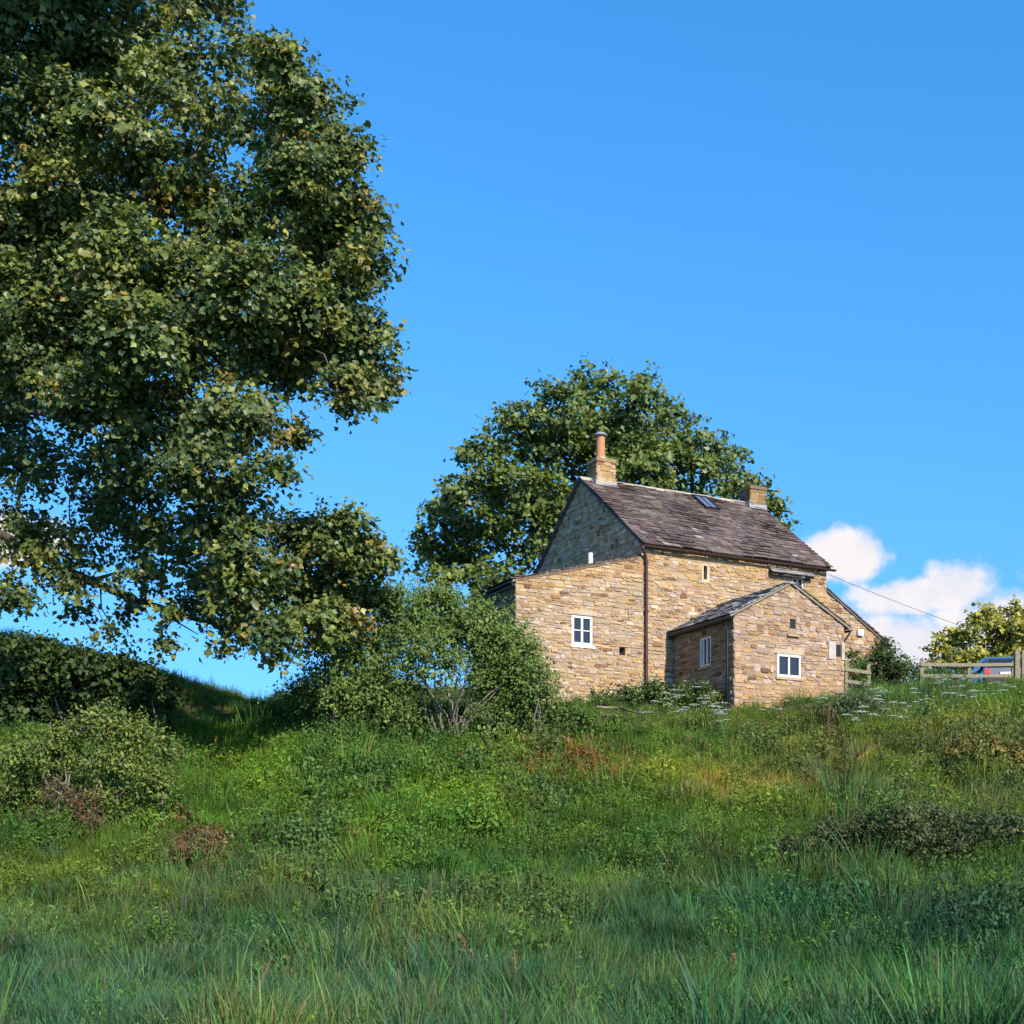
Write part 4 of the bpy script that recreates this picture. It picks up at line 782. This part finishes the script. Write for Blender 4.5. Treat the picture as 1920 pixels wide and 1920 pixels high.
# dock spikes
for i,(px,py,Y,h) in enumerate([(1552,1480,35.5,1.25),(1560,1475,35.8,1.0),(1462,1330,38.5,.6),(960,1880,16.5,.6),(1370,1820,18,.55)]):
    p=P(px,py,Y); g=float(ground(p[0],Y)); b=MB(); r=random.Random(i+60); b.tube([(0,0,-.1),(.02,0,h*.5),(.05,.01,h)],[.012,.01,.004],5,(.10,.06,.03))
    for k in range(90):
        t=r.uniform(.35,1); a=r.uniform(0,6.28); q=.05*(1.15-t)+.012; s=r.uniform(.012,.022); b.lathe([(s*.5,0),(s,.01),(s*.4,.025)],(.04*t+q*math.cos(a),q*math.sin(a),h*t),5,(.15*r.uniform(.7,1.3),.085,.035))
    o=b.build('dock_spike',um,None); o.location=(p[0],Y,g); tag(o,['tall brown dock spike on the sunlit slope below the porch','shorter brown dock spike leaning beside the tallest one','small dock spike in front of the porch wall','brown dock spike in the foreground grass at bottom centre','brown dock spike in the foreground grass right of centre'][i],'weed')
# fallen branches
b=MB(); 
for a in ([(1118,1368,38),(1140,1350,38.1),(1165,1352,38.2)],[(1162,1352,38.2),(1180,1380,37.6),(1205,1412,36.8)],[(1128,1396,37),(1165,1402,36.9)],[(1195,1400,37),(1225,1405,37)],[(1205,1412,36.8),(1198,1385,37)]):
    pts=[P(*q) for q in a]; pts=[p+np.array([0,0,max(0,float(ground(p[0],p[1]))+.52-p[2])]) for p in pts]; b.tube(pts,[.045]+[.035]*(len(pts)-2)+[.015],6)
o=b.build('fallen_branch',M['twig'],None,smooth=True); tag(o,'bare grey fallen branch lying in the grass below the annexe','branch')

# ------------------------------------------------------------------ camera, sun, sky
cam=bpy.data.cameras.new('camera'); co=bpy.data.objects.new('camera',cam); COL.objects.link(co); S.camera=co
cam.sensor_width=36; cam.lens=36*F/1920; cam.shift_y=(HZ-960)/1920; cam.clip_end=5000; co.rotation_euler=(R(90),0,0)
EL,AZ=R(33),R(27.8)    # sun behind the camera, to the right
sd=Vector((math.sin(AZ)*math.cos(EL),-math.cos(AZ)*math.cos(EL),math.sin(EL)))
sun=bpy.data.lights.new('sun','SUN'); sun.energy=4.3; sun.angle=R(.5); sun.color=(1,.89,.72); so=bpy.data.objects.new('sun',sun); COL.objects.link(so); so.rotation_euler=sd.to_track_quat('Z','Y').to_euler()
W=bpy.data.worlds.new('World'); S.world=W; W.use_nodes=True; nt=W.node_tree; nt.nodes.clear()
out=N(nt,'ShaderNodeOutputWorld'); bg=N(nt,'ShaderNodeBackground'); nt.links.new(bg.outputs[0],out.inputs[0])
sky=N(nt,'ShaderNodeTexSky',sky_type='NISHITA'); sky.sun_disc=False; sky.sun_elevation=EL; sky.sun_rotation=math.atan2(sd.x,sd.y); sky.air_density=1.0; sky.dust_density=.3; sky.ozone_density=2.5; sky.altitude=300
hs=N(nt,'ShaderNodeHueSaturation'); hs.inputs['Saturation'].default_value=1.35; nt.links.new(sky.outputs[0],hs.inputs['Color'])
tc=N(nt,'ShaderNodeTexCoord'); vec=tc.outputs['Generated']
sx=N(nt,'ShaderNodeSeparateXYZ'); nt.links.new(vec,sx.inputs[0])
def mth(op,a,b=None,clamp=False):
    m=N(nt,'ShaderNodeMath',operation=op); m.use_clamp=clamp
    for i,v in enumerate((a,b)):
        if v is None: continue
        if hasattr(v,'links'): nt.links.new(v,m.inputs[i])
        else: m.inputs[i].default_value=v
    return m.outputs[0]
ymax=mth('MAXIMUM',sx.outputs[1],.05); az=mth('DIVIDE',sx.outputs[0],ymax); el=mth('DIVIDE',sx.outputs[2],ymax)
c2=N(nt,'ShaderNodeCombineXYZ'); nt.links.new(sx.outputs[0],c2.inputs[0]); nt.links.new(sx.outputs[1],c2.inputs[1]); nt.links.new(mth('ADD',mth('MULTIPLY',sx.outputs[2],.5),.2),c2.inputs[2]); vn=N(nt,'ShaderNodeVectorMath',operation='NORMALIZE'); nt.links.new(c2.outputs[0],vn.inputs[0]); nt.links.new(vn.outputs[0],sky.inputs[0])
cb=N(nt,'ShaderNodeCombineXYZ'); nt.links.new(az,cb.inputs[0]); nt.links.new(el,cb.inputs[1])
nz=noise(nt,22,6,.6,cb.outputs[0]); nz2=noise(nt,55,4,.6,cb.outputs[0])
w_=mth('ADD',mth('MULTIPLY',mth('SUBTRACT',nz.outputs[0],.5),1.5),mth('MULTIPLY',mth('SUBTRACT',nz2.outputs[0],.5),.45))
mask=None
for px,py,rx,ry in ((1592,1040,98,60),(1540,1052,70,52),(1800,1094,84,58),(1690,1124,125,42),(1760,1114,140,40),(1900,1185,230,92),(40,1015,130,60),(1690,1215,160,85),(1560,1250,120,60),(2050,1130,150,110),(-60,1020,100,75),(2300,1120,250,120),(-400,1060,250,100)):
    a0=(px-960)/F; e0=(HZ-py)/F
    dx=mth('DIVIDE',mth('SUBTRACT',az,a0),rx/F); dy=mth('DIVIDE',mth('SUBTRACT',el,e0),ry/F)
    d=mth('SUBTRACT',1.0,mth('SQRT',mth('ADD',mth('MULTIPLY',dx,dx),mth('MULTIPLY',dy,dy))))
    mask=d if mask is None else mth('MAXIMUM',mask,d)
mval=mth('ADD',mask,w_); cr=N(nt,'ShaderNodeMapRange',interpolation_type='SMOOTHSTEP'); cr.inputs[1].default_value=.0; cr.inputs[2].default_value=.54; nt.links.new(mval,cr.inputs[0])
shade=ramp(nt,nz.outputs[0],[(.36,(2.9,3.0,3.4)),(.60,(3.6,3.45,3.5))])
skc=mix(nt,cr.outputs[0],hs.outputs[0],shade.outputs[0])
nt.links.new(skc,bg.inputs[0]); bg.inputs[1].default_value=.15
S.view_settings.view_transform='Standard'; S.view_settings.look='None'; S.view_settings.exposure=.85; S.view_settings.gamma=1
S.cycles.max_bounces=6; S.cycles.diffuse_bounces=3; S.cycles.glossy_bounces=2; S.cycles.transmission_bounces=3; S.cycles.use_denoising=True
